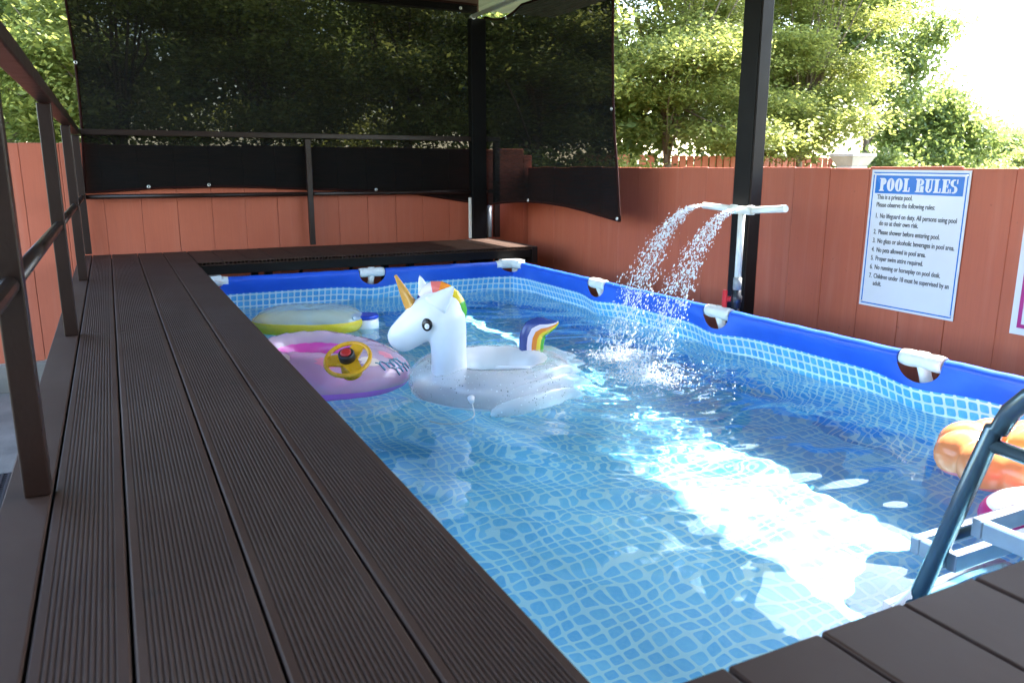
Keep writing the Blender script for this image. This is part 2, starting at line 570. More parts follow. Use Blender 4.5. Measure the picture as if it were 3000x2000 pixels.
# ------------------------------------------------------------------ composite deck boards
BW, BT = 0.1555, 0.025
def grooved(w, length, n=None, depth=0.0015, flat=0.013):
    n = n or int(round((w - 2 * flat) / 0.0070))
    p = (w - 2 * flat) / n
    prof = [(-w / 2, -BT), (-w / 2, -0.003), (-w / 2 + 0.003, 0.0)]
    for i in range(n):
        x0 = -w / 2 + flat + i * p
        prof += [(x0 + p * .10, 0.0), (x0 + p * .26, -depth), (x0 + p * .56, -depth), (x0 + p * .72, 0.0)]
    prof += [(w / 2 - 0.003, 0.0), (w / 2, -0.003), (w / 2, -BT)]
    m = MB()
    k = len(prof)
    m.add([(a, 0, b) for a, b in prof] + [(a, length, b) for a, b in prof],
          [(i, (i + 1) % k, (i + 1) % k + k, i + k) for i in range(k)] + [tuple(range(k))[::-1], tuple(range(k, 2 * k))])
    return m.mesh('deck_board', ['deck'])
deck = thing('pool_deck', 'long dark brown grooved deck walkway beside the pool', 'deck')
xs = [(-0.143, -0.031), (-0.0265, 0.1295), (0.1340, 0.2890), (0.2935, 0.4475)]
for i, (a, b) in enumerate(xs):
    for (y0, y1) in ((-0.9, 3.135 if i != 3 else 3.115), (3.138 if i != 3 else 3.118, 6.05)):
        o = instance('deck_board', grooved(b - a, y1 - y0), ((a + b) / 2, y0, DECK), deck)
MB().box(-0.225, -0.1475, -0.9, 6.05, DECK - 0.09, DECK + 0.002, 0, 0.003).obj('edge_board', 'deck', deck)
MB().box(-0.145, 0.43, -0.88, 6.03, DECK - BT - 0.0025, DECK - BT - 0.0008).obj('gap_shade_sheet', 'rubber', deck)  # black sheet standing in for the shade below the board gaps
for y in (-0.6, 0.2, 1.0, 1.8, 2.6, 3.4, 4.2, 5.0, 5.8):
    MB().box(-0.15, 0.40, y - 0.025, y + 0.025, DECK - BT - 0.062, DECK - BT - 0.003).obj('joist', 'steel_black', deck)
for y in (-0.6, 1.8, 4.2, 5.8):
    for x in (-0.10, 0.36):
        MB().box(x - 0.02, x + 0.02, y - 0.02, y + 0.02, 0.004, DECK - BT - 0.064).obj('leg', 'steel_black', deck)
MB().box(0.385, 0.405, -0.9, 5.9, DECK - BT - 0.15, DECK - BT - 0.064).obj('bearer', 'steel_black', deck)

deck = thing('pool_deck', 'narrow deck of short hollow boards across the far end of the pool', 'deck')
def hollow(w, length):
    m = MB()
    tk = 0.005
    m.box(-w / 2, w / 2, 0, length, -tk, 0)
    m.box(-w / 2, w / 2, 0, length, -BT, -BT + tk)
    n = 6
    for i in range(n + 1):
        xx = -w / 2 + (w - tk) * i / n
        m.box(xx + .0002, xx + tk - .0002, 0.0006, length, -BT + tk + .0001, -tk - .0001)
    m.box(-w / 2 + .001, w / 2 - .001, 0.05, 0.053, -BT + tk + .0002, -tk - .0002)
    return m.mesh('deck_board', ['deck'])
hb = hollow(0.1535, 0.745)
x = 0.4520
while x < 2.80:
    instance('deck_board', hb, (x + 0.078, 5.305, DECK + RNG.uniform(-.001, .001)), deck)
    x += 0.1600
XD = x
MB().box(0.45, XD - 0.005, 5.325, 5.365, DECK - BT - 0.062, DECK - BT - 0.001, 0, 0.003).obj('beam', 'steel_black', deck)
MB().box(0.45, XD - 0.005, 6.0, 6.04, DECK - BT - 0.062, DECK - BT - 0.001).obj('beam', 'steel_black', deck)
MB().box(XD + 0.001, XD + 0.045, 5.31, 6.05, 0.80, DECK - 0.004, 0, 0.003).obj('end_plate', 'steel_brown', deck)
for x in (0.9, 1.9, XD - 0.035):
    for y in (5.42, 6.02):
        MB().box(x - 0.025, x + 0.025, y - 0.024, y + 0.024, 0.004, DECK - BT - 0.063).obj('leg', 'steel_brown', deck)
for x in (0.95, 1.3, 1.75, 2.1, 2.45):
    MB().tube([(x, 5.50, 0.35), (x + 0.22, 5.50, DECK - BT - 0.004)], 0.012, 8).obj('brace', 'steel_brown', deck)

deck = thing('pool_deck', 'dark brown deck of wide smooth boards at the ladder end of the pool', 'deck')
gaps = [0.4520 + 0.1565 * i for i in range(-0, 16)]
nb = MB().box(-0.0755, 0.0755, 0, 1.35, -BT, 0, 0, 0.004).mesh('deck_board', ['deck'])
for gx in gaps[:-1]:
    instance('deck_board', nb, (gx + 0.0785, 0.634 - 1.35, DECK + RNG.uniform(-.0012, .0012)), deck)
MB().box(0.46, 2.80, -0.70, 0.60, DECK - BT - 0.0025, DECK - BT - 0.0013).obj('gap_shade_sheet', 'rubber', deck)  # dark sheet added here too, so the gaps look shaded
for y in (-0.55, 0.0, 0.52):
    MB().box(0.46, 2.80, y - 0.025, y + 0.025, DECK - BT - 0.064, DECK - BT - 0.003).obj('joist', 'steel_black', deck)
for x in (0.6, 1.7, 2.75):
    for y in (-0.55, 0.52):
        MB().box(x - 0.02, x + 0.02, y - 0.02, y + 0.02, 0.004, DECK - BT - 0.066).obj('leg', 'steel_black', deck)

# perforated rubber mat on the ground left of the walkway
mat = thing('rubber_mat', 'black perforated rubber mat on the concrete left of the walkway', 'mat')
m = MB()
MX0, MX1, MY0, MY1, MZ = -0.98, -0.30, 1.9, 4.45, 0.004
px_, py_ = 0.030, 0.030
nx, ny = int((MX1 - MX0) / px_), int((MY1 - MY0) / py_)
for i in range(nx + 1):
    m.box(MX0 + i * px_, MX0 + i * px_ + 0.011, MY0, MY1 + 0.011, MZ + 0.001, MZ + 0.012)
m.obj('mat_bars', 'rubber', mat)['kind'] = 'stuff'
m = MB()
for j in range(ny + 1):
    m.box(MX0, MX1 + 0.011, MY0 + j * py_, MY0 + j * py_ + 0.011, MZ + 0.0005, MZ + 0.0105)
m.obj('mat_cross_bars', 'rubber', mat)['kind'] = 'stuff'

# ------------------------------------------------------------------ railing round the walkway
rail = thing('railing', 'dark brown metal railing along the walkway and across the far end', 'railing')
RZ = 1.765
PY = [0.04, 1.592, 3.147, 4.70]
def post(x0, x1, y0, y1, z0=DECK + 0.003, z1=RZ - 0.042):
    MB().box(x0, x1, y0, y1, z0, z1, 0, 0.003).obj('post', 'rail_paint', rail)
for y in PY:
    post(-0.190, -0.147, y - 0.022, y + 0.022)
post(-0.190, -0.147, 6.10, 6.15)
MB().box(-0.186, -0.139, -0.9, 6.152, RZ - 0.040, RZ, 0, 0.004).obj('top_rail', 'rail_paint', rail)
MB().box(-0.137, 2.965, 6.105, 6.148, RZ - 0.039, RZ - 0.001, 0, 0.004).obj('top_rail', 'rail_paint', rail)
post(1.345, 1.385, 6.107, 6.147)
post(2.915, 2.963, 6.105, 6.150)
ys = [-0.9] + PY + [6.10]
for i in range(len(ys) - 1):
    MB().tube([(-0.168, ys[i] + (0.021 if i else 0), 1.318), (-0.168, ys[i + 1] - 0.021, 1.318)], 0.016, 12).obj('mid_rail', 'rail_paint', rail)
MB().tube([(-0.146, 6.127, 1.318), (1.346, 6.127, 1.318)], 0.016, 12).obj('mid_rail', 'rail_paint', rail)
MB().tube([(1.384, 6.127, 1.318), (2.916, 6.127, 1.318)], 0.016, 12).obj('mid_rail', 'rail_paint', rail)

# ------------------------------------------------------------------ roof over the pool
RFZ, RFX = 2.86, 3.83
roof = thing('canopy_roof', 'corrugated grey metal roof with steel frame over the pool', 'roof')
m = MB()
n = 240
xs_ = np.linspace(-1.25, RFX, n)
zz = RFZ + 0.018 * np.abs(np.sin(xs_ * 2 * math.pi / 0.20)) ** 0.5
m.add([(x, -2.45, z) for x, z in zip(xs_, zz)] + [(x, 6.75, z) for x, z in zip(xs_, zz)], [(i, i + 1, n + i + 1, n + i) for i in range(n - 1)])
so = m.obj('roof_sheet', 'roof_sheet', roof, False)
md = so.modifiers.new('thick', 'SOLIDIFY')
md.thickness = 0.004
for y in (-1.3, 0.9, 3.05, 6.26):
    MB().box(-1.25, RFX - 0.02 if y < 6 else 2.83, y - 0.04, y + 0.04, RFZ - 0.11, RFZ - 0.006, 0, 0.004).obj('beam', 'roof_beam', roof)
for x in (-1.2,):
    MB().box(x - 0.035, x + 0.035, -2.38, 6.7, RFZ - 0.18, RFZ - 0.112, 0, 0.004).obj('purlin', 'roof_beam', roof)
MB().tube([(2.72, 6.10, 2.69), (2.72, -1.0, 2.70)], 0.016, 12).obj('conduit', 'pvc_white', roof)
MB().tube([(2.72, 6.12, 2.685), (2.72, 6.08, 2.685)], 0.020, 12).obj('conduit_cap', 'pvc_white', roof)

def column(name, x0, x1, y0, y1, label):
    t = thing(name, label, 'post')
    MB().box(x0, x1, y0, y1, 0.006, RFZ - 0.182, 0, 0.004).obj('shaft', 'steel_black', t)
    MB().box(x0 - 0.06, x1 + 0.06, y0 - 0.06, y1 + 0.06, 0.005, 0.018).obj('base_plate', 'steel_black', t)
    return t
t = column('steel_post', 2.82, 2.895, 2.995, 3.11, 'tall black steel post behind the white fountain pipe')
MB().box(2.823, 2.892, 2.984, 2.9945, 0.02, RFZ - 0.183, 0, 0.002).obj('lip', 'steel_brown', t)
t = column('steel_post', 2.70, 2.83, 6.085, 6.16, 'black steel corner post where the two shade nets meet')
MB().box(2.680, 2.694, 6.10, 6.13, DECK + 0.004, 1.27).obj('edge_strip', 'pvc_white', t)
MB().tube([(2.868, 6.12, DECK + 0.004), (2.868, 6.12, 1.20)], 0.022, 14).obj('pipe', 'pvc_grey', t)

# ------------------------------------------------------------------ shade nets
def net(name, label, grid, hemidx, gro):
    t = thing(name, label, 'shade net')
    nu, nv = len(grid), len(grid[0])
    m = MB()
    m.add([p for row in grid for p in row], [(i * nv + j, i * nv + j + 1, (i + 1) * nv + j + 1, (i + 1) * nv + j) for i in range(nu - 1) for j in range(nv - 1)], 0, True)
    m.obj('netting', 'net', t, False)
    for path in hemidx:
        MB().tube(path, 0.0085, 8).obj('hem', 'hem_red', t)
    for p, ax in gro:
        p = Vector(p)
        mm = MB()
        rings = []
        for i in range(14):
            a = 2 * math.pi * i / 14
            u = Vector((math.cos(a), 0, math.sin(a))) if ax == 'y' else Vector((0, math.cos(a), math.sin(a)))
            w = Vector((0, 1, 0)) if ax == 'y' else Vector((1, 0, 0))
            rings.append([p + u * (0.0085 + 0.0035 * math.cos(2 * math.pi * k / 8)) + w * (0.0035 * math.sin(2 * math.pi * k / 8)) for k in range(8)])
        mm.loft(rings, 0, False, True)
        mm.obj('grommet', 'grommet', t)
    return t
NU, NV = 60, 30
def back_bottom(x):
    return float(np.interp(x, [-.15, .3, .72, 1.0, 1.365, 1.86, 2.25, 2.69, 3.25], [1.345, 1.372, 1.379, 1.372, 1.353, 1.334, 1.305, 1.235, 1.21]))
grid = []
for i in range(NU):
    u = i / (NU - 1)
    row = []
    for j in range(NV):
        v = j / (NV - 1)
        xl = -.150 + .030 * math.sin(math.pi * min(1, v * 1.0)) 
        x = xl + (2.80 - xl) * u
        z0 = back_bottom(x)
        z = z0 + (2.80 - z0) * v
        y = 6.19 - 0.02 * math.sin(math.pi * u) * math.sin(math.pi * v) + 0.006 * math.sin(9 * u + 4 * v) * math.sin(math.pi * v)
        row.append((x, y, z))
    grid.append(row)
G = np.array(grid)
net('shade_net', 'wide black shade net hung behind the far railing', grid,
    [G[0, :], G[:, 0], G[:, -1]], [((-.118, 6.176, 2.19), 'y'), (tuple(G[8, 0] + np.array((0, -.012, .012))), 'y'), (tuple(G[16, 0] + np.array((0, -.012, .012))), 'y'), (tuple(G[41, 0] + np.array((0, -.012, .012))), 'y'), (tuple(G[56, -1] + np.array((0, -.014, -.04))), 'y')])
grid = []
XN = 2.90
for i in range(40):
    u = i / 39
    row = []
    for j in range(40):
        v = j / 39
        yr = float(np.interp(v, [0, .12, .35, .5, .7, 1.0], [4.22, 4.27, 4.36, 4.385, 4.385, 4.37]))
        y = 6.14 + (yr - 6.14) * u
        zb = 1.205 + 0.075 * math.sin(math.pi * u) * (1 - 0.55 * u) - 0.022 * u ** 3
        zt = 2.70 - 0.05 * math.sin(math.pi * min(1, u * 3))
        z = zb + (zt - zb) * v
        x = XN - 0.06 * (1 - u) ** 3 + 0.05 * math.sin(math.pi * v) * u * 0.6 + 0.006 * math.sin(12 * u + 7 * v) + 0.02 * (1 - v) * math.sin(3 * u)
        row.append((x, y, z))
    grid.append(row)
G = np.array(grid)
net('shade_net', 'narrow black shade net with a curled free corner by the fountain post', grid,
    [G[-1, :], G[:, 0], G[0, :], G[:, -1]], [(tuple(G[0, k] + np.array((-.012, .0, 0))), 'x') for k in (0, 15)] + [(tuple(G[-1, 18] + np.array((-.012, .008, 0))), 'x'), (tuple(G[-1, 0] + np.array((-.014, .012, .014))), 'x'), (tuple(G[14, 0] + np.array((-.012, .0, .01))), 'x'), (tuple(G[8, -1] + np.array((-.013, .0, -.015))), 'x')])

# ------------------------------------------------------------------ the pool
PX0, PX1, PY0, PY1 = 0.47, 2.69, 0.70, 5.30
RZC, RT = 0.802, 0.027
BAND = 0.715
pool = thing('frame_pool', 'rectangular above-ground frame pool with blue vinyl band and mosaic print liner', 'pool')
PXM = 1.575
TX = [PXM]
TY = [4.12, 3.01, 1.875]
def cut_depth(d, half, deep):
    return deep * math.sqrt(max(0, 1 - (d / half) ** 2)) if abs(d) < half else 0.0
def side_points(L, joints, n=150):
    s = set(np.linspace(0, L, n).tolist())
    for j in joints:
        s |= set(np.linspace(j - 0.105, j + 0.105, 43).tolist())
    for e in (0, L):
        s |= set(np.linspace(max(0, e - 0.12), min(L, e + 0.12), 20).tolist())
    return sorted(s)
ZV = [0.0, 0.12, 0.3, 0.5, 0.7, 0.85, 1.0]
ZL = [0.70, 0.68, 0.66, 0.63, 0.60, 0.56, 0.50, 0.42, 0.33, 0.24, 0.15, 0.08, 0.03, 0.006]
def build_side(p0, p1, inward, joints, corner_cut=True):
    """one liner wall from p0 to p1 (top inner line), inward = unit vector into the pool"""
    p0, p1, inward = np.array(p0), np.array(p1), np.array(inward)
    L = float(np.linalg.norm(p1 - p0))
    dr = (p1 - p0) / L
    us = side_points(L, joints)
    m = MB()
    uvs = []
    rows = []
    for s in us:
        cut = 0.0
        near = 0.0
        for j in joints:
            cut = max(cut, cut_depth(s - j, 0.095, 0.082))
            near = max(near, math.exp(-((s - j) / 0.16) ** 2))
        if corner_cut:
            cut = max(cut, cut_depth(min(s, L - s), 0.13, 0.062) if min(s, L - s) < 0.13 else 0)
        endf = min(1.0, min(s, L - s) / 0.25)
        endf = endf * endf * (3 - 2 * endf)
        ztop = RZC + 0.004 - cut
        zband = BAND - 0.016 * near
        col = []
        zs = [ztop + (zband - ztop) * q for q in ZV] + [zband + (z - 0.715) * 1.0 for z in ZL[:2]] + ZL[2:]
        for z in zs:
            dd = (RZC - z)
            bul = endf * ((1 - near) * 0.030 * min(1, max(0, dd - 0.02) / 0.15) + 0.055 * math.sin(math.pi * min(1, max(0, dd) / 0.80)))
            bul -= near * 0.022 * math.exp(-((dd - 0.10) / 0.07) ** 2)
            wob = 0.003 * math.sin(s * 17 + 1.3) * math.exp(-((dd - 0.15) / 0.12) ** 2)
            # tuck of the sleeve onto the tube
            tuck = RT * (1.0 if dd > 0 else math.sqrt(max(0, 1 - (dd / RT) ** 2)))
            q = p0 + dr * s + inward * (tuck - bul + wob)
            col.append((q[0], q[1], z))
            uvs.append((s, 0.715 - z + 0.041 * 20 + (0.016 * near if z < BAND else 0) * 0))
        rows.append(col)
    nv = len(rows[0])
    verts = [p for r in rows for p in r]
    for i in range(len(rows) - 1):
        pass
    faces, mi = [], []
    for i in range(len(rows) - 1):
        for j in range(nv - 1):
            faces.append((i * nv + j, i * nv + j + 1, (i + 1) * nv + j + 1, (i + 1) * nv + j))
            mi.append(1 if j < len(ZV) - 1 else 0)
    # print coordinates follow the band edge
    for i, s in enumerate(us):
        zb = rows[i][len(ZV) - 1][2]
        for j in range(nv):
            z = rows[i][j][2]
            uvs[i * nv + j] = (s, (zb - z) + 0.041 * 20 - 0.012)
    me = bpy.data.meshes.new('liner_wall')
    me.from_pydata(verts, [], faces)
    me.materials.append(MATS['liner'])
    me.materials.append(MATS['vinyl'])
    me.polygons.foreach_set('material_index', mi)
    me.polygons.foreach_set('use_smooth', [True] * len(faces))
    uvl = me.uv_layers.new(name='print')
    vi = np.zeros(len(me.loops), dtype=np.int32)
    me.loops.foreach_get('vertex_index', vi)
    uvl.data.foreach_set('uv', np.array(uvs)[vi].ravel())
    me.update()
    o = link('liner_wall', me, pool)
    o.cycles.is_caustics_receiver = True
    # sleeve over the top tube, in lengths between the cut-outs
    cuts = [0.13] + [v for j in sorted(joints) for v in (j - 0.095, j + 0.095)] + [L - 0.13]
    for a, b in zip(cuts[0::2], cuts[1::2]):
        A = p0 + dr * a
        B = p0 + dr * b
        nseg = 16
        path = [(A[0] + (B[0] - A[0]) * k / nseg, A[1] + (B[1] - A[1]) * k / nseg, RZC + 0.0012 * math.sin(k * 2.1 + a * 5)) for k in range(nseg + 1)]
        MB().tube(path, RT, 18, 0, False).obj('rim_sleeve', 'vinyl', pool)
    return L
# walls run so that s = 0 at the first point
Lx, Ly = PX1 - PX0, PY1 - PY0
build_side((PX0, PY1, 0)[:2], (PX1, PY1), (0, -1), [PXM - PX0])
build_side((PX1, PY1), (PX1, PY0), (-1, 0), [PY1 - t_ for t_ in TY])
build_side((PX0, PY0), (PX0, PY1), (1, 0), [t_ - PY0 for t_ in TY])
build_side((PX1, PY0), (PX0, PY0), (0, 1), [PX1 - PXM])
# floor
me = bpy.data.meshes.new('liner_floor')
fx0, fx1, fy0, fy1 = PX0 - 0.05, PX1 + 0.05, PY0 - 0.05, PY1 + 0.05
nfx, nfy = 40, 80
fv, fu = [], []
for j in range(nfy + 1):
    for i in range(nfx + 1):
        x = fx0 + (fx1 - fx0) * i / nfx
        y = fy0 + (fy1 - fy0) * j / nfy
        z = 0.010 + 0.004 * math.sin(x * 5.1 + y * 2.2) * math.sin(y * 3.7)
        fv.append((x, y, z))
        w = 0.004 * math.sin(y * 6.0)
        fu.append((x + w, y + 0.004 * math.sin(x * 7)))
ff = [(j * (nfx + 1) + i, j * (nfx + 1) + i + 1, (j + 1) * (nfx + 1) + i + 1, (j + 1) * (nfx + 1) + i) for j in range(nfy) for i in range(nfx)]
me.from_pydata(fv, [], ff)
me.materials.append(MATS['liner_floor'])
me.polygons.foreach_set('use_smooth', [True] * len(ff))
uvl = me.uv_layers.new(name='print')
vi = np.zeros(len(me.loops), dtype=np.int32)
me.loops.foreach_get('vertex_index', vi)
uvl.data.foreach_set('uv', np.array(fu)[vi].ravel())
fo = link('liner_floor', me, pool)
fo.cycles.is_caustics_receiver = True

# white joints: tee pieces in the cut-outs and corner elbows, tubes and legs
def tee(px, py, d, out):
    """d: unit vector along the rim; inward normal left of it is not needed"""
    d = np.array(d)
    A = np.array((px, py)) - d * 0.088
    B = np.array((px, py)) + d * 0.088
    m = MB()
    path = [(A[0] + (B[0] - A[0]) * k / 8, A[1] + (B[1] - A[1]) * k / 8, RZC + 0.002) for k in range(9)]
    m.tube(path, [0.0295, 0.033, 0.033, 0.030, 0.031, 0.030, 0.033, 0.033, 0.0295], 16)
    ox, oy = out
    m.tube([(px, py, RZC - 0.01), (px + ox * .02, py + oy * .02, RZC - 0.06), (px + ox * .045, py + oy * .045, RZC - 0.11)], [0.024, 0.022, 0.026], 14)
    o = m.obj('tee_joint', 'connector_white', pool)
    MB().tube([(px - d[0] * .022, py - d[1] * .022, RZC + 0.032), (px + d[0] * .022, py + d[1] * .022, RZC + 0.032)], 0.006, 8).obj('clip', 'connector_white', o)
    n_ = np.array((d[1], -d[0]))
    MB().tube([(px + ox * .045, py + oy * .045, RZC - 0.108), (px + ox * .13, py + oy * .13, RZC - 0.35), (px + ox * .15, py + oy * .15, 0.02)], 0.020, 12).obj('leg', 'connector_white', pool)
for x in TX:
    tee(x, PY1, (1, 0), (0, 1))
for y in TY:
    tee(PX1, y, (0, 1), (1, 0))
    tee(PX0, y, (0, 1), (-1, 0))
tee(PXM, PY0, (1, 0), (0, -1))
for (cx, cy_, sx, sy) in ((PX0, PY1, 1, -1), (PX1, PY1, -1, -1), (PX1, PY0, -1, 1), (PX0, PY0, 1, 1)):
    m = MB()
    e = 0.05
    path = [(cx + sx * 0.155, cy_, RZC), (cx + sx * 0.10, cy_, RZC + .002), (cx + sx * e, cy_ - 0 * sy, RZC + .004), (cx + sx * e * .45, cy_ + sy * e * .1, RZC + .005),
            (cx + sx * e * .1, cy_ + sy * e * .45, RZC + .005), (cx, cy_ + sy * e, RZC + .004), (cx, cy_ + sy * 0.10, RZC + .002), (cx, cy_ + sy * 0.155, RZC)]
    m.tube(path, [0.030, 0.032, 0.034, 0.034, 0.034, 0.034, 0.032, 0.030], 16)
    o = m.obj('corner_joint', 'connector_white', pool)
    m = MB()
    # angled cap over the corner
    q = [(cx + sx * 0.115, cy_ - sy * 0.030), (cx + sx * 0.115, cy_ + sy * 0.028), (cx + sx * 0.05, cy_ + sy * 0.05), (cx + sx * 0.028, cy_ + sy * 0.115), (cx - sx * 0.030, cy_ + sy * 0.115), (cx - sx * 0.030, cy_ + sy * 0.02), (cx + sx * 0.02, cy_ - sy * 0.030)]
    k = len(q)
    m.add([(a, b, RZC + 0.012) for a, b in q] + [(a, b, RZC + 0.040) for a, b in q], [tuple(range(k)), tuple(range(k, 2 * k))] + [(i, (i + 1) % k, (i + 1) % k + k, i + k) for i in range(k)])
    m.obj('corner_cap', 'connector_white', o)
    MB().tube([(cx, cy_, RZC - 0.02), (cx - sx * .10, cy_ - sy * .10, RZC - 0.30), (cx - sx * .12, cy_ - sy * .12, 0.02)], 0.022, 12).obj('leg', 'connector_white', pool)

# ------------------------------------------------------------------ water with real ripples
WZ = 0.612
SP = [(2.10, 3.02), (2.02, 2.72)]
def waves(x, y):
    rg = np.random.default_rng(3)
    h = np.zeros_like(x)
    ds = np.minimum(np.hypot(x - SP[0][0], y - SP[0][1]), np.hypot(x - SP[1][0], y - SP[1][1]))
    agit = 0.46 + 0.9 * np.exp(-ds / 0.75)
    wx = x + 0.05 * np.sin(2.3 * y + 1.0) + 0.03 * np.sin(5.1 * x + 0.4)
    wy = y + 0.05 * np.sin(2.9 * x + 0.5) + 0.03 * np.sin(4.3 * y)
    for i in range(70):
        lam = math.exp(rg.uniform(math.log(0.085), math.log(0.60)))
        th = rg.uniform(0, 2 * math.pi)
        kx, ky = 2 * math.pi / lam * math.cos(th), 2 * math.pi / lam * math.sin(th)
        sl = 0.0120 * (lam / 0.2) ** 0.30
        h += agit * sl * lam / (2 * math.pi) * np.sin(kx * wx + ky * wy + rg.uniform(0, 6.28))
    for (sx, sy), lam, a in ((SP[0], 0.075, 0.0011), (SP[1], 0.09, 0.0013), (SP[0], 0.16, 0.0016), (SP[1], 0.13, 0.0014)):
        r = np.hypot(x - sx, y - sy)
        h += a * np.cos(2 * math.pi * r / lam + 3 * np.sin(3 * np.arctan2(y - sy, x - sx))) * np.exp(-r / 0.75)
    # choppy water under the falling jets
    for (sx, sy) in SP:
        r = np.hypot(x - sx, y - sy)
        for i in range(14):
            lam = rg.uniform(0.035, 0.08)
            th = rg.uniform(0, 6.28)
            h += 0.0011 * np.exp(-(r / 0.20) ** 2) * np.sin(2 * math.pi / lam * (x * math.cos(th) + y * math.sin(th)) + rg.uniform(0, 6.28))
    return h
nxw, nyw = 236, 480
wx0, wx1, wy0, wy1 = PX0 - 0.03, PX1 + 0.015, PY0 - 0.03, PY1 + 0.02
gx, gy = np.meshgrid(np.linspace(wx0, wx1, nxw), np.linspace(wy0, wy1, nyw))
gz = WZ + waves(gx, gy)
wv = np.stack([gx, gy, gz], -1).reshape(-1, 3)
ii = np.arange(nyw * nxw).reshape(nyw, nxw)
wf = np.stack([ii[:-1, :-1], ii[:-1, 1:], ii[1:, 1:], ii[1:, :-1]], -1).reshape(-1, 4)
me = bpy.data.meshes.new('water')
me.vertices.add(len(wv))
me.vertices.foreach_set('co', wv.ravel())
me.loops.add(wf.size)
me.loops.foreach_set('vertex_index', wf.ravel())
me.polygons.add(len(wf))
me.polygons.foreach_set('loop_start', np.arange(0, wf.size, 4))
me.polygons.foreach_set('loop_total', np.full(len(wf), 4))
me.polygons.foreach_set('use_smooth', np.ones(len(wf), dtype=bool))
me.materials.append(MATS['water'])
me.update()
me.validate()
wo = tag(link('water', me), kind='structure')
wo.cycles.is_caustics_caster = True

# ------------------------------------------------------------------ unicorn swim ring
UC = np.array((1.358, 2.872))
UF = np.array((-0.893, 0.45))
US = np.array((-0.45, -0.893))
def U(a, b, z):
    q = UC + UF * a + US * b
    return (q[0], q[1], z)
uni = thing('unicorn_float', 'white inflatable unicorn swim ring with gold horn and rainbow tail', 'pool float')
URZ, UR, Ur = 0.658, 0.236, 0.094
m = MB()
rings = []
NR, NS = 72, 28
for i in range(NR):
    a = 2 * math.pi * i / NR
    crin = 1 + 0.014 * math.sin(a * 13) + 0.010 * math.sin(a * 29 + 1)
    ring = []
    for k in range(NS):
        b = 2 * math.pi * k / NS
        rr = Ur * crin * (1 + 0.01 * math.sin(a * 31) * math.sin(b))
        rad = UR * (1.0 + 0.04 * math.cos(2 * a)) + rr * 1.05 * math.cos(b)
        ring.append(U(rad * math.cos(a) * 1.02, rad * math.sin(a), URZ + rr * 0.96 * math.sin(b)))
    rings.append(ring)
def ringmat(i, k):
    b = 360.0 * (k + 0.5) / NS
    if 100 < b < 262:
        return 1                       # inner wall, white
    if b <= 100 or b > 338:
        return 0                       # clear glitter top
    return 1
m.loft(rings, 0, False, True, ringmat)
m.obj('ring', ['glitter', 'white_vinyl'], uni)
KP = 3.0 / FPX * 1.04
NB = (0.165, 0.165)
def V(px, py, side=0.0):
    """picture offsets from the neck base turned into the head's own side plane (metres)"""
    return U(NB[0] - (px - 1308) * KP, NB[1] + side, 0.722 - (py - 1100) * KP)
def blobpath(m, pts, lat=0.9, n=20):
    rings = []
    P = [np.array(V(p[0], p[1])) for p in pts]
    for i, p in enumerate(P):
        tt = P[min(i + 1, len(P) - 1)] - P[max(i - 1, 0)]
        tt = tt / np.linalg.norm(tt)
        sd = np.array((US[0], US[1], 0))
        up = np.cross(sd, tt)
        up /= np.linalg.norm(up)
        r = pts[i][2] * KP
        rings.append([p + sd * (math.cos(2 * math.pi * k / n) * r * lat) + up * (math.sin(2 * math.pi * k / n) * r) for k in range(n)])
    m.loft(rings, 0, True)
m = MB()
blobpath(m, [(1306, 1132, 52), (1306, 1112, 54), (1306, 1075, 52), (1305, 1025, 52), (1303, 980, 55), (1297, 935, 60), (1290, 905, 52), (1284, 880, 30)], 0.95)
hd = MB()
blobpath(hd, [(1346, 898, 14), (1338, 900, 32), (1318, 906, 50), (1292, 914, 64), (1264, 926, 66), (1234, 944, 60), (1206, 966, 53), (1184, 984, 49), (1164, 1000, 44), (1149, 1012, 33), (1141, 1019, 14)], 0.86)
m.add(hd.v, hd.f, 0, True)
tmp = bpy.data.objects.new('tmp', m.mesh('head_neck', ['white_vinyl']))
COL.objects.link(tmp)
rm = tmp.modifiers.new('r', 'REMESH')
rm.mode = 'VOXEL'
rm.voxel_size = 0.0055
sm_ = tmp.modifiers.new('s', 'SMOOTH')
sm_.factor = 0.6
sm_.iterations = 14
dg = bpy.context.evaluated_depsgraph_get()
dg.update()
hm = bpy.data.meshes.new_from_object(tmp.evaluated_get(dg))
hm.polygons.foreach_set('use_smooth', [True] * len(hm.polygons))
hm.materials.clear()
hm.materials.append(MATS['white_vinyl'])
bpy.data.objects.remove(tmp)
head = link('head', hm, uni)
# eye on the near side and the far side
def disc(c, nrm, up, rx, ry, mat, name, parent, thick=0.004):
    c, nrm, up = Vector(c), Vector(nrm).normalized(), Vector(up).normalized()
    sd = up.cross(nrm).normalized()
    up = nrm.cross(sd).normalized()
    n = 24
    rings = []
    for h, sc in ((-thick, 1.0), (0.0, 1.0), (thick * .6, 0.85), (thick, 0.45), (thick * 1.1, 0.05)):
        rings.append([c + nrm * h + sd * (rx * sc * math.cos(2 * math.pi * k / n)) + up * (ry * sc * math.sin(2 * math.pi * k / n)) for k in range(n)])
    return MB().loft(rings, 0, True).obj(name, mat, parent)
for sgn in (1, -1):
    ro = 64 * KP * 0.84
    e0 = V(1250, 946, sgn * ro)
    nr = (US[0] * sgn - 0.10 * UF[0] * -1, US[1] * sgn, 0.06)
    eye = disc(e0, nr, (0, 0, 1), 0.0205, 0.0260, 'eye_black', 'eye', head, 0.006)
    e1 = np.array(V(1250, 946, sgn * (ro + 0.0068)))
    disc(tuple(e1 + np.array((0, 0, -.006))), nr, (0, 0, 1), 0.0092, 0.0112, 'white_vinyl', 'eye_white', eye, 0.002)
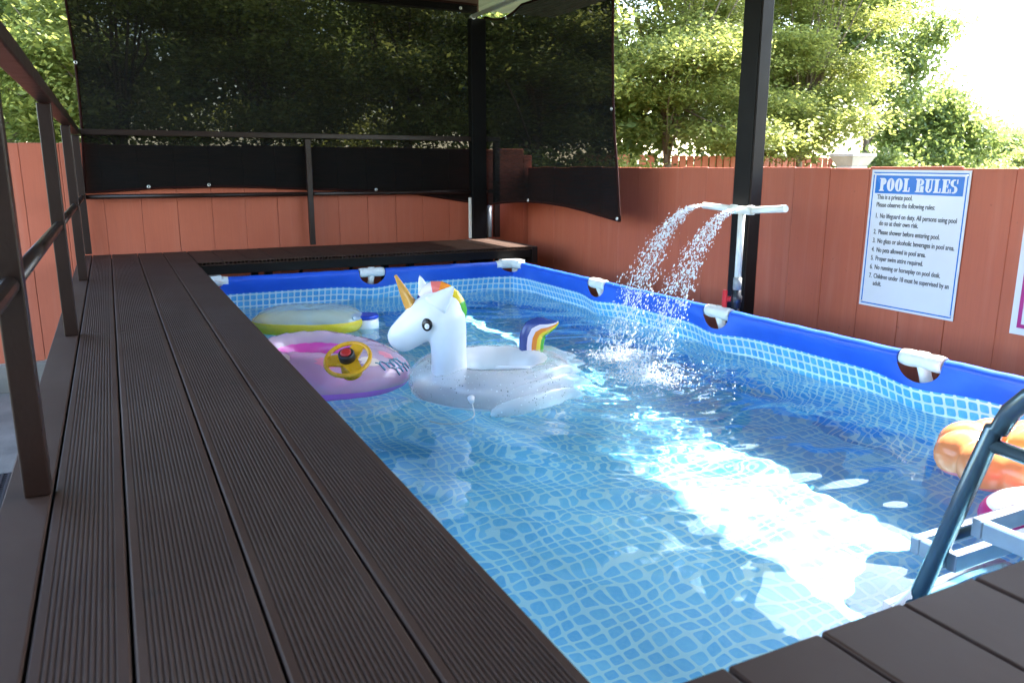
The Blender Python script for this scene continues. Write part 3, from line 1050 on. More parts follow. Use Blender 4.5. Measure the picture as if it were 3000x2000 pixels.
# horn: tapered, softly ridged
P0, P1 = np.array(V(1210, 918)), np.array(V(1156, 814))
rings = []
for i in range(15):
    tt = i / 14
    c0 = P0 + (P1 - P0) * tt
    ax_ = Vector(P1 - P0).normalized()
    sd = Vector((US[0], US[1], 0))
    up = sd.cross(ax_).normalized()
    r = (0.031 * (1 - tt) + 0.0050 * tt)
    rings.append([Vector(c0) + (sd * math.cos(2 * math.pi * k / 18) + up * math.sin(2 * math.pi * k / 18)) * r * (1 + 0.13 * math.cos(3 * (2 * math.pi * k / 18) + 5.5 * tt)) for k in range(18)])
MB().loft(rings, 0, True).obj('horn', 'rainbow_gold', head)
# ears
def ear(tip, b0, b1, side, thick=0.016):
    T, A, B = np.array(V(*tip, side[0])), np.array(V(*b0, side[1])), np.array(V(*b1, side[2]))
    rings = []
    nrm = np.cross(B - A, T - A)
    nrm /= np.linalg.norm(nrm)
    for i in range(9):
        tt = i / 8
        w = (1 - tt) ** 0.75
        c_ = (A + B) / 2 * (1 - tt) + T * tt
        h = (B - A) / 2 * w
        rings.append([c_ + h * math.cos(2 * math.pi * k / 14) + nrm * thick * max(w, .08) * math.sin(2 * math.pi * k / 14) for k in range(14)])
    MB().loft(rings, 0, True).obj('ear', 'white_vinyl', head)
ear((1327, 838), (1242, 872), (1302, 916), (0.066, 0.046, 0.066), 0.022)
ear((1220, 820), (1216, 892), (1262, 876), (-0.062, -0.045, -0.050), 0.015)
# mane: rainbow crest over the poll and down the neck
pts = [(1219, 892, 5), (1230, 876, 13), (1244, 862, 19), (1262, 853, 23), (1282, 854, 24), (1300, 862, 24), (1318, 876, 24), (1332, 896, 24), (1340, 918, 21), (1343, 940, 14), (1342, 955, 4)]
m = MB()
rings = []
PP = [np.array(V(p[0], p[1])) for p in pts]
for i, p in enumerate(PP):
    tt = PP[min(i + 1, len(PP) - 1)] - PP[max(i - 1, 0)]
    tt /= np.linalg.norm(tt)
    sd = np.array((US[0], US[1], 0))
    up = np.cross(sd, tt)
    r = pts[i][2] * KP
    rings.append([p + sd * (math.cos(2 * math.pi * k / 16) * r * 0.85) + up * (math.sin(2 * math.pi * k / 16) * r) for k in range(16)])
m.loft(rings, 0, True, False, lambda i, k: [0, 1, 1, 2, 3, 4, 4, 5, 5, 5, 5][min(i, 10)])
m.obj('mane', ['rainbow_navy', 'rainbow_pale', 'rainbow_pinkred', 'rainbow_orange', 'rainbow_yellow', 'rainbow_green'], head)
# tail: inflated curl with stripes across its width
cl = [(1560, 1024), (1560, 1000), (1563, 975), (1572, 955), (1590, 944), (1612, 940), (1632, 934), (1646, 926)]
wd = [39, 40, 41, 41, 35, 25, 14, 4]
tb = U(-0.165, -0.165, 0.742)
def W(px, py, side=0.0):
    return np.array((tb[0] + (-UF[0]) * (px - 1560) * KP + US[0] * side, tb[1] + (-UF[1]) * (px - 1560) * KP + US[1] * side, tb[2] - (py - 1016) * KP))
m = MB()
C2 = []
W2 = []
for q in np.linspace(0, len(cl) - 1, 22):
    i = min(int(q), len(cl) - 2)
    fr = q - i
    C2.append((cl[i][0] * (1 - fr) + cl[i + 1][0] * fr, cl[i][1] * (1 - fr) + cl[i + 1][1] * fr))
    W2.append(wd[i] * (1 - fr) + wd[i + 1] * fr)
rings = []
NT_ = 32
for i, (cx, cy_) in enumerate(C2):
    a, b = C2[max(i - 1, 0)], C2[min(i + 1, len(C2) - 1)]
    dx, dy = b[0] - a[0], b[1] - a[1]
    l_ = math.hypot(dx, dy)
    nx_, ny_ = -dy / l_, dx / l_       # points to the right of travel in the picture
    ring = []
    for k in range(NT_):
        an = 2 * math.pi * k / NT_
        ww = W2[i] * math.cos(an)
        ring.append(W(cx + nx_ * ww, cy_ + ny_ * ww, math.sin(an) * min(0.030, W2[i] * KP * 0.8)))
    rings.append(ring)
def tailmat(i, k):
    t_ = (1 + math.cos(2 * math.pi * (k + .5) / NT_)) / 2
    order = [0, 1, 2, 4, 5] 
    cuts = [0.34, 0.52, 0.68, 0.82, 1.01]
    for q, cc in zip(order, cuts):
        if t_ < cc:
            return q
    return 5
m.loft(rings, 0, True, False, tailmat)
m.obj('tail', ['rainbow_navy', 'rainbow_pale', 'rainbow_orange', 'rainbow_pinkred', 'rainbow_yellow', 'rainbow_green'], uni)
# wings: three overlapping feather lobes lying along each side
def wing(sgn):
    for q, (a0, a1, zc, w) in enumerate(((0.00, -0.37, 0.640, 0.046), (-0.03, -0.40, 0.684, 0.044), (-0.06, -0.36, 0.722, 0.036))):
        m = MB()
        rings = []
        for i in range(17):
            t_ = i / 16
            a = a0 + (a1 - a0) * t_
            b = math.sqrt(max(0.0, 0.33 ** 2 - min(abs(a), 0.30) ** 2)) * 1.02 + 0.015 + 0.02 * t_ - 0.02 * q
            if a < -0.22:
                b = b * 0.8 + 0.05
            wid = w * math.sin(math.pi * min(1, 0.08 + 0.92 * t_ ** 0.7)) ** 0.6 + 0.002
            c_ = (a, sgn * (b - 0.012 - 0.012 * q), zc + 0.015 * math.sin(math.pi * t_) - 0.04 * (1 - t_))
            rings.append([U(c_[0], c_[1] + sgn * 0.020 * math.cos(2 * math.pi * k / 14) * wid / w, c_[2] + wid * math.sin(2 * math.pi * k / 14)) for k in range(14)])
        m.loft(rings, 0, True)
        m.obj('wing_feather', 'glitter', uni)
wing(1)
wing(-1)
for sgn in (1,):
    pth = []
    for i in range(25):
        a = 2 * math.pi * i / 24
        pth.append(U(-0.085 + 0.062 * math.cos(a), 0.195 + 0.018 * math.sin(a), 0.752 + 0.004 * math.sin(a)))
    MB().tube(pth, 0.0055, 8, 0, False).obj('handle', 'white_vinyl', uni)
sq = [U(0.07, 0.338, 0.655), U(0.065, 0.352, 0.635), U(0.06, 0.36, 0.612), U(0.07, 0.38, 0.600), U(0.11, 0.44, 0.598), U(0.17, 0.46, 0.60), U(0.22, 0.43, 0.603)]
MB().tube(sq, 0.0028, 8).obj('tow_cord', 'rope', uni)
MB().tube([U(0.075, 0.325, 0.668), U(0.07, 0.345, 0.655)], [0.014, 0.009], 12).obj('valve', 'white_vinyl', uni)

# ------------------------------------------------------------------ pink baby float with a toy steering wheel
pk = thing('baby_float', 'pink inflatable baby seat float with yellow toy steering wheel', 'pool float')
PC = np.array((0.742, 3.30))
PA = np.array((0.93, -0.37))          # towards the pointed bow
PB = np.array((0.37, 0.93))
def PK(a, b, z):
    q = PC + PA * a + PB * b
    return (q[0], q[1], z)
def outline(th, scale):
    c_, s_ = math.cos(th), math.sin(th)
    a = (0.385 if c_ > 0 else 0.29) * math.copysign(abs(c_) ** (1.0 if c_ > 0 else 0.75), c_)
    b = 0.305 * math.copysign(abs(s_) ** 0.85, s_)
    return a * scale, b * scale
rings = []
NP, NQ = 80, 26
for i in range(NP):
    th = 2 * math.pi * i / NP
    crin = 1 + 0.015 * math.sin(th * 17) + 0.01 * math.sin(th * 31)
    ao, bo = outline(th, 1.0)
    ai, bi = 0.150 * math.cos(th) - 0.035, 0.125 * math.sin(th) + 0.015
    ring = []
    for k in range(NQ):
        b = 2 * math.pi * k / NQ
        w = (1 + math.cos(b)) / 2
        bowl = 1 - 0.42 * max(0, math.cos(th)) * w
        z = 0.668 + 0.122 * math.sin(b) * crin * bowl - 0.022 * max(0, math.cos(th)) * w
        ring.append(PK(ai + (ao - ai) * w, bi + (bo - bi) * w, z))
    rings.append(ring)
def pinkmat(i, k):
    b = 360.0 * (k + .5) / NQ
    if 132 < b < 270:
        return 1
    if b <= 132 or b > 352:
        return 0
    return 2
MB().loft(rings, 0, False, True, pinkmat).obj('hull', ['clear_pink', 'hot_pink', 'violet'], pk)
# seat floor
m = MB()
rings = [[PK(-0.035 + 0.15 * q * math.cos(2 * math.pi * k / 28), 0.015 + 0.11 * q * math.sin(2 * math.pi * k / 28), 0.640 - 0.01 * (1 - q)) for k in range(28)] for q in (0.05, 0.5, 1.0)]
m.loft(rings, 0, True).obj('seat', 'hot_pink', pk)
# loose pastel print on the clear top and dark teal script strokes on the bow
def onhull(th, bdeg, lift=0.003):
    b = math.radians(bdeg)
    ao, bo = outline(th, 1.0)
    ai, bi = 0.150 * math.cos(th) - 0.035, 0.125 * math.sin(th) + 0.015
    w = (1 + math.cos(b)) / 2
    bowl = 1 - 0.42 * max(0, math.cos(th)) * w
    z = 0.668 + 0.122 * math.sin(b) * bowl - 0.022 * max(0, math.cos(th)) * w
    return np.array(PK(ai + (ao - ai) * w, bi + (bo - bi) * w, z + lift))
for th0, b0, w0, mt in ((-0.75, 62, 0.16, 'print_cream'), (-0.25, 72, 0.12, 'print_rose'), (0.35, 60, 0.15, 'print_cream'), (-1.35, 55, 0.14, 'print_rose'), (0.9, 66, 0.14, 'print_rose'), (1.5, 60, 0.16, 'print_cream'), (-1.9, 62, 0.13, 'print_cream')):
    rings = []
    for q in (1.0, 0.5, 0.08):
        rings.append([onhull(th0 + w0 * q * math.cos(2 * math.pi * k / 16) * (1 + .25 * math.sin(3 * k)), b0 + 14 * q * math.sin(2 * math.pi * k / 16), 0.0025) for k in range(16)])
    MB().loft(rings, 0, False).obj('printed_patch', mt, pk, False)
for q, (ta, tb_, bc, nl) in enumerate(((-0.70, -0.12, 47, 5), (-0.50, -0.02, 27, 4))):
    pth = []
    for i in range(nl * 12 + 1):
        ph = 2 * math.pi * i / 12
        pth.append(onhull(ta + (tb_ - ta) * i / (nl * 12) + 0.035 * math.sin(ph), bc + (9 + 3 * math.sin(ph * .37 + q)) * math.cos(ph), 0.003))
    MB().tube(pth, 0.0030, 6).obj('printed_script', 'print_teal', pk)
# steering wheel
SWC = Vector(on(1019, 1052, 2, 0.800))
SWC = Vector((0.765 + 0.93 * 0.10 - 0.37 * 0.10, 3.36 - 0.37 * 0.10 - 0.93 * 0.10, 0.80))
ray_s = on(1019, 1052, 2, 0.815)
SWC = Vector(ray_s)
SWN = Vector((-0.30, -0.42, 0.80)).normalized()
su = SWN.cross(Vector((0, 0, 1))).normalized()
sv = SWN.cross(su).normalized()
sw = MB()
RW = 0.084
rings = []
for i in range(40):
    a = 2 * math.pi * i / 40
    dirr = su * math.cos(a) + sv * math.sin(a)
    rings.append([SWC + dirr * (RW + 0.0085 * math.cos(2 * math.pi * k / 12)) + SWN * (0.0085 * math.sin(2 * math.pi * k / 12)) for k in range(12)])
sw.loft(rings, 0, False, True)
wheel = sw.obj('steering_wheel', 'wheel_yellow', pk)
for a in (0.2, 0.2 + 2.094, 0.2 + 4.189):
    dirr = su * math.cos(a) + sv * math.sin(a)
    pp = dirr.cross(SWN)
    m = MB()
    A, B = SWC - SWN * 0.004, SWC + dirr * (RW - 0.004)
    q = []
    for (p, w) in ((A, 0.034), (B, 0.022)):
        for s1, s2 in ((-1, -1), (1, -1), (1, 1), (-1, 1)):
            q.append(p + pp * (w * s1) + SWN * (0.005 * s2))
    m.add(q, [(0, 1, 2, 3), (7, 6, 5, 4), (0, 4, 5, 1), (1, 5, 6, 2), (2, 6, 7, 3), (3, 7, 4, 0)])
    m.obj('spoke', 'wheel_yellow', wheel)
MB().tube([SWC - SWN * 0.075, SWC - SWN * 0.006], [0.040, 0.030], 18).obj('wheel_stem', 'wheel_yellow', wheel)
MB().tube([SWC + SWN * 0.002, SWC + SWN * 0.004, SWC + SWN * 0.030, SWC + SWN * 0.035], [0.026, 0.031, 0.031, 0.027], 22).obj('hub', 'hub_black', wheel)
MB().tube([SWC + SWN * 0.033, SWC + SWN * 0.039, SWC + SWN * 0.041], [0.021, 0.020, 0.012], 18).obj('horn_button', 'hub_red', wheel)

# ------------------------------------------------------------------ yellow and clear float, dispenser, orange and magenta floats
yf = thing('yellow_float', 'inflatable float with clear top and yellow base behind the pink baby seat', 'pool float')
YC = on(905, 938, 2, 0.66)
rings = []
for i in range(72):
    th = 2 * math.pi * i / 72
    ca, sa = math.cos(th), math.sin(th)
    ring = []
    for k in range(24):
        b = 2 * math.pi * k / 24
        crin = 1 + 0.012 * math.sin(th * 19)
        w = (1 + math.cos(b)) / 2
        oa, ob = 0.315 * math.copysign(abs(ca) ** 0.72, ca), 0.225 * math.copysign(abs(sa) ** 0.8, sa)
        ia, ib = 0.012 * ca, 0.008 * sa
        a_, b_ = ia + (oa - ia) * w, ib + (ob - ib) * w
        ring.append((YC[0] + 0.893 * a_ + 0.45 * b_, YC[1] - 0.45 * a_ + 0.893 * b_, 0.656 + 0.082 * crin * (math.sin(b) if w > 0.5 else math.copysign(1 - 0.10 * (1 - 2 * w) ** 2, math.sin(b)))))
    rings.append(ring)
def ymat(i, k):
    b = 360.0 * (k + .5) / 24
    return 0 if 12 < b < 190 else 1
MB().loft(rings, 0, False, True, ymat).obj('ring', ['clear_vinyl', 'yellow_vinyl'], yf)
MB().tube([tuple(YC + np.array((0.20, -0.22, 0.03))), tuple(YC + np.array((0.205, -0.232, 0.035)))], [0.012, 0.010], 12).obj('valve', 'clear_vinyl', yf)

ds = thing('chlorine_dispenser', 'white floating chlorine dispenser with blue lid beside the yellow float', 'dispenser')
DC = on(1070, 944, 2, 0.64)
def cyl(zs, rs, mat, name, parent, c=DC, n=28):
    return MB().loft([[(c[0] + r * math.cos(2 * math.pi * k / n), c[1] + r * math.sin(2 * math.pi * k / n), z) for k in range(n)] for z, r in zip(zs, rs)], 0, True).obj(name, mat, parent)
cyl([0.48, 0.48, 0.58, 0.582, 0.662, 0.664], [0.03, 0.05, 0.05, 0.076, 0.078, 0.074], 'foam', 'body', ds)
cyl([0.666, 0.671, 0.684, 0.688], [0.074, 0.078, 0.077, 0.070], 'lid_blue', 'lid', ds)

of = thing('orange_float', 'orange scallop-edged inflatable float behind the pool ladder', 'pool float')
OC = on(2985, 1345, 2, 0.66)
rings = []
for i in range(96):
    th = 2 * math.pi * i / 96
    sc = 1 + 0.085 * abs(math.sin(th * 4.5)) ** 0.7 - 0.03
    ring = []
    for k in range(22):
        b = 2 * math.pi * k / 22
        rr = 0.072 * (0.85 + 0.25 * abs(math.sin(th * 4.5)) ** 0.6)
        rad = 0.135 * sc + rr * 1.15 * math.cos(b)
        ring.append((OC[0] + rad * math.cos(th), OC[1] + rad * math.sin(th), 0.660 + rr * math.sin(b) + 0.018 * max(0, math.cos(th + .6))))
    rings.append(ring)
MB().loft(rings, 0, False, True, lambda i, k: 0 if (k < 12 or k > 19) else 1).obj('ring', ['orange_vinyl', 'coral_vinyl'], of)
m = MB()
rings = [[(OC[0] + 0.06 + 0.11 * q * math.cos(2 * math.pi * k / 24) * (1 + .12 * math.sin(5 * 2 * math.pi * k / 24)), OC[1] - 0.02 + 0.09 * q * math.sin(2 * math.pi * k / 24), 0.690 + 0.075 * math.sqrt(max(0, 1 - q * q))) for k in range(24)] for q in (1.0, 0.93, 0.8, 0.6, 0.35, 0.08)]
m.loft(rings, 0, True).obj('cushion', 'orange_vinyl', of)

mf = thing('magenta_float', 'magenta and white inflatable float beside the pool ladder', 'pool float')
MC = on(3040, 1500, 2, 0.64)
rings = []
for i in range(60):
    th = 2 * math.pi * i / 60
    ring = []
    for k in range(20):
        b = 2 * math.pi * k / 20
        a_ = (0.13 * math.cos(th)) + 0.042 * math.cos(b) * math.cos(th)
        b_ = (0.075 * math.sin(th)) + 0.042 * math.cos(b) * math.sin(th)
        ring.append((MC[0] + a_, MC[1] + b_, 0.632 + 0.040 * math.sin(b)))
    rings.append(ring)
MB().loft(rings, 0, False, True, lambda i, k: 0 if 2 < k < 10 else 1).obj('ring', ['white_vinyl', 'magenta_vinyl'], mf)
rings = [[(MC[0] + 0.10 * q * math.cos(2 * math.pi * k / 20), MC[1] + 0.05 * q * math.sin(2 * math.pi * k / 20), 0.622) for k in range(20)] for q in (1.0, 0.5, 0.05)]
MB().loft(rings, 0, True).obj('base', 'magenta_vinyl', mf)

# ------------------------------------------------------------------ pool ladder
lad = thing('pool_ladder', 'steel tube pool ladder with open frame treads standing in the water', 'ladder')
LX = (1.50, 1.98)
for lx in LX:
    pth = [(lx, 1.155, 0.015), (lx, 0.985, 0.630), (lx, 0.880, 1.020)]
    cx_, cz_ = 0.700, 1.000
    for i in range(11):
        a = math.radians(12 + (168 - 12) * i / 10)
        pth.append((lx, 0.690 + 0.185 * math.cos(a), 0.985 + 0.165 * math.sin(a)))
    pth += [(lx, 0.500, 0.99), (lx, 0.488, DECK + 0.006)]
    MB().tube(pth, 0.0185, 16).obj('side_rail', 'ladder_steel', lad)
    MB().tube([(lx, 0.880, 0.985), (lx, 0.515, 0.965)], 0.0145, 12).obj('brace', 'ladder_steel', lad)
    MB().tube([(lx, 1.160, 0.012), (lx, 1.150, 0.05)], [0.026, 0.023], 14).obj('foot', 'hub_black', lad)
def tread(x0, x1, y0, y1, z, w=0.022, h=0.040):
    m = MB()
    m.box(x0, x1, y1 - w, y1, z - h, z, 0, 0.003)
    m.box(x0, x1, y0, y0 + w, z - h, z, 0, 0.003)
    m.box(x0, x0 + w, y0 + w + .0005, y1 - w - .0005, z - h, z - .0005, 0, 0.003)
    m.box(x1 - w, x1, y0 + w + .0005, y1 - w - .0005, z - h, z - .0005, 0, 0.003)
    return m.obj('tread', 'tread_plastic', lad)
tread(1.525, 1.955, 0.935, 1.045, 0.715)
tread(1.525, 1.955, 0.760, 0.915, 0.812)
for z, yy in ((0.44, 1.04), (0.22, 1.10)):
    tread(1.522, 1.958, yy - 0.055, yy + 0.055, z)
MB().tube([(LX[0] + .015, 0.95, 0.755), (LX[1] - .015, 0.95, 0.755)], 0.010, 10).obj('cross_bar', 'ladder_steel', lad)

# ------------------------------------------------------------------ fountain pipe on the rim
ft = thing('fountain_pipe', 'white plastic tee-shaped fountain pipe with red valve on the pool rim', 'fountain')
FX, FY = 2.735, 2.945
MB().tube([(FX, FY, 0.985), (FX, FY, 1.302)], 0.0165, 16).obj('riser', 'pvc_white', ft)
MB().tube([(FX, FY, 0.925), (FX, FY, 0.985)], 0.0205, 16).obj('coupling', 'pvc_grey', ft)
MB().tube([(FX, FY, 0.836), (FX, FY, 0.860), (FX, FY, 0.865), (FX, FY, 0.895), (FX, FY, 0.90), (FX, FY, 0.925)], [0.020, 0.020, 0.027, 0.027, 0.021, 0.021], 16).obj('valve_body', 'valve_dark', ft)
vh = MB()
vh.tube([(FX - 0.03, FY + 0.005, 0.880), (FX - 0.046, FY + 0.030, 0.880)], [0.013, 0.015], 12)
vh.box(FX - 0.058, FX - 0.046, FY + 0.012, FY + 0.040, 0.838, 0.925, 0, 0.004)
vh.obj('valve_handle', 'valve_red', ft)
MB().tube([(FX, FY, 0.838), (FX + 0.01, FY, 0.75), (FX + 0.03, FY, 0.5), (FX + 0.03, FY, 0.03)], 0.018, 12).obj('hose', 'valve_dark', ft)
ZT = 1.315
MB().tube([(FX, FY - 0.075, ZT + .003), (FX, FY - 0.045, ZT + .002), (FX, FY - 0.03, ZT), (FX, FY + 0.03, ZT), (FX, FY + 0.045, ZT + .002), (FX, FY + 0.075, ZT + .003)], [0.0225, 0.0225, 0.0195, 0.0195, 0.0225, 0.0225], 16).obj('tee_fitting', 'pvc_white', ft)
MB().tube([(FX, FY + 0.072, ZT + .003), (FX - 0.01, FY + 0.27, ZT + 0.012)], 0.0165, 16).obj('arm', 'pvc_white', ft)
MB().tube([(FX, FY - 0.072, ZT + .003), (FX - 0.01, FY - 0.29, ZT + 0.020)], 0.0165, 16).obj('arm', 'pvc_white', ft)

# water leaving the arms: thousands of drops along ballistic paths
def drops():
    rg = np.random.default_rng(11)
    ico = bmesh.new()
    bmesh.ops.create_icosphere(ico, subdivisions=1, radius=1.0)
    iv = np.array([v.co[:] for v in ico.verts])
    ifc = np.array([[v.index for v in f.verts] for f in ico.faces])
    ico.free()
    pos, rad, vel = [], [], []
    jets = [(FY + 0.225, 1.60, 0.46, -0.28, 2000), (FY + 0.215, 1.36, 0.46, -0.22, 1500), (FY + 0.005, 1.78, 0.16, -0.50, 1700), (FY - 0.012, 1.50, 0.12, -0.42, 1500)]
    for y0, vx, vz, vy, n in jets:
        tt = rg.random(n) ** 0.8 * 0.50
        sp = 0.35 + 1.6 * tt
        vxx = vx * (1 + rg.normal(0, 0.072, n) * sp)
        vzz = vz + rg.normal(0, 0.10, n) * sp
        vyy = vy + rg.normal(0, 0.085, n) * sp
        x = FX - 0.018 - vxx * tt
        y = y0 + rg.normal(0, 0.012, n) + vyy * tt
        z = ZT + 0.004 + vzz * tt - 4.905 * tt * tt
        ok = z > WZ - 0.004
        pos.append(np.stack([x, y, z], -1)[ok])
        vel.append(np.stack([-vxx, vyy, vzz - 9.81 * tt], -1)[ok])
        r = np.exp(rg.normal(math.log(0.00175), 0.42, n))
        rad.append(r[ok])
    P, V_, R_ = np.concatenate(pos), np.concatenate(vel), np.concatenate(rad)
    vn = V_ / np.linalg.norm(V_, axis=1, keepdims=True)
    st = 1.0 + 0.45 * np.linalg.norm(V_, axis=1)
    base = iv[None] * R_[:, None, None]
    along = np.einsum('nij,nj->ni', base, vn)
    verts = base + along[..., None] * vn[:, None, :] * (st - 1)[:, None, None] + P[:, None, :]
    return verts, ifc
def stuffmesh(name, verts, faces, mat, label, cat):
    n, k = verts.shape[:2]
    V_ = verts.reshape(-1, 3)
    F_ = (faces[None] + (np.arange(n) * k)[:, None, None]).reshape(-1, faces.shape[1])
    me = bpy.data.meshes.new(name)
    me.from_pydata(V_.tolist(), [], F_.tolist())
    me.polygons.foreach_set('use_smooth', [True] * len(F_))
    me.materials.append(MATS[mat])
    me.update()
    return tag(link(name, me), label, cat, None, 'stuff')
dv, dfc = drops()
stuffmesh('fountain_spray', dv, dfc, 'drops', 'arcs of bright water drops falling from the fountain pipe', 'water spray')
def splash():
    rg = np.random.default_rng(5)
    pos, rad = [], []
    for (sx, sy), n in zip(SP, (2300, 2300)):
        r = np.abs(rg.normal(0, 0.15, n)) + 0.01
        a = rg.uniform(0, 6.283, n)
        hgt = np.abs(rg.normal(0, 0.016, n)) * np.exp(-r / 0.16) * 2.2
        x, y = sx + r * np.cos(a) * 0.9, sy + r * np.sin(a)
        pos.append(np.stack([x, y, WZ + waves(x, y) + hgt * (rg.random(n) < 0.6)], -1))
        rad.append(np.exp(rg.normal(math.log(0.0017), 0.40, n)))
    for i in range(420):
        a = rg.uniform(0, 6.283)
        r = abs(rg.normal(0.18, 0.22))
        c_ = SP[i % 2]
        x, y = c_[0] + r * math.cos(a), c_[1] + r * math.sin(a)
        pos.append(np.array([[x, y, WZ + float(waves(np.array([x]), np.array([y]))[0]) + (rg.random() < 0.35) * rg.random() * 0.05]]))
        rad.append(np.array([math.exp(rg.normal(math.log(0.0022), 0.35))]))
    P, R_ = np.concatenate(pos), np.concatenate(rad)
    ico = bmesh.new()
    bmesh.ops.create_icosphere(ico, subdivisions=1, radius=1.0)
    iv = np.array([v.co[:] for v in ico.verts])
    ifc = np.array([[v.index for v in f.verts] for f in ico.faces])
    ico.free()
    return iv[None] * R_[:, None, None] + P[:, None, :], ifc
dv, dfc = splash()
stuffmesh('water_splash', dv, dfc, 'drops', 'white splash of bubbles and drops where the fountain lands in the pool', 'water splash')

# ------------------------------------------------------------------ signs on the fence
def text_mesh(name, body, size, x, z, mat, parent, sxscale=1.0, bold=0.0, align='LEFT', lift=0.006):
    cu = bpy.data.curves.new(name, 'FONT')
    cu.body = body
    cu.size = size
    cu.align_x = align
    cu.offset = bold
    cu.extrude = 0.0006
    to = bpy.data.objects.new('tmp_text', cu)
    COL.objects.link(to)
    dg_ = bpy.context.evaluated_depsgraph_get()
    me_ = bpy.data.meshes.new_from_object(to.evaluated_get(dg_))
    bpy.data.objects.remove(to)
    # text plane -> fence plane: text x runs towards -y, text y runs up
    co = np.zeros(len(me_.vertices) * 3)
    me_.vertices.foreach_get('co', co)
    co = co.reshape(-1, 3)
    w = co[:, 0].copy() * sxscale
    new = np.stack([-(co[:, 2]) - lift, -(w + x), co[:, 1] + z], -1)
    me_.vertices.foreach_set('co', new.ravel())
    me_.materials.clear()
    me_.materials.append(MATS[mat])
    me_.update()
    o = link(name, me_, parent)
    return o
def board_rect(m, x0, x1, z0, z1, d0, d1):
    m.box(-d1, -d0, -x1, -x0, z0, z1)
sg = thing('pool_rules_sign', 'white and blue POOL RULES notice fixed to the red fence', 'sign')
sy0, sy1 = on(2556, 490, 0, XF)[1], on(2847, 495, 0, XF)[1]
sz1, sz0 = 1.508, on(2785, 941, 0, XF)[2] + 0.004
SW_, SH_ = sy0 - sy1, sz1 - sz0
sg.location = (XF + 0.002, sy0, sz0)
sg.rotation_euler = (math.radians(0.35), 0, 0)
m = MB()
board_rect(m, 0, SW_, 0, SH_, 0.0005, 0.004)
m.obj('panel', 'sign_white', sg)
k_ = SW_ / 1.0
def frame(x0, x1, z0, z1, t_, mat, name, d=0.0048):
    m = MB()
    board_rect(m, x0, x1, z0, z0 + t_, 0.0040, d)
    board_rect(m, x0, x1, z1 - t_, z1, 0.0040, d)
    board_rect(m, x0, x0 + t_, z0 + t_, z1 - t_, 0.0040, d)
    board_rect(m, x1 - t_, x1, z0 + t_, z1 - t_, 0.0040, d)
    return m.obj(name, mat, sg)
fx_ = 0.022 * SW_
frame(fx_, SW_ - fx_, fx_, SH_ - fx_, 0.011 * SW_, 'sign_blue', 'border')
m = MB()
board_rect(m, 0.052 * SW_, SW_ - 0.055 * SW_, SH_ * 0.832, SH_ * 0.960, 0.0040, 0.0050)
m.obj('title_band', 'sign_blue', sg)
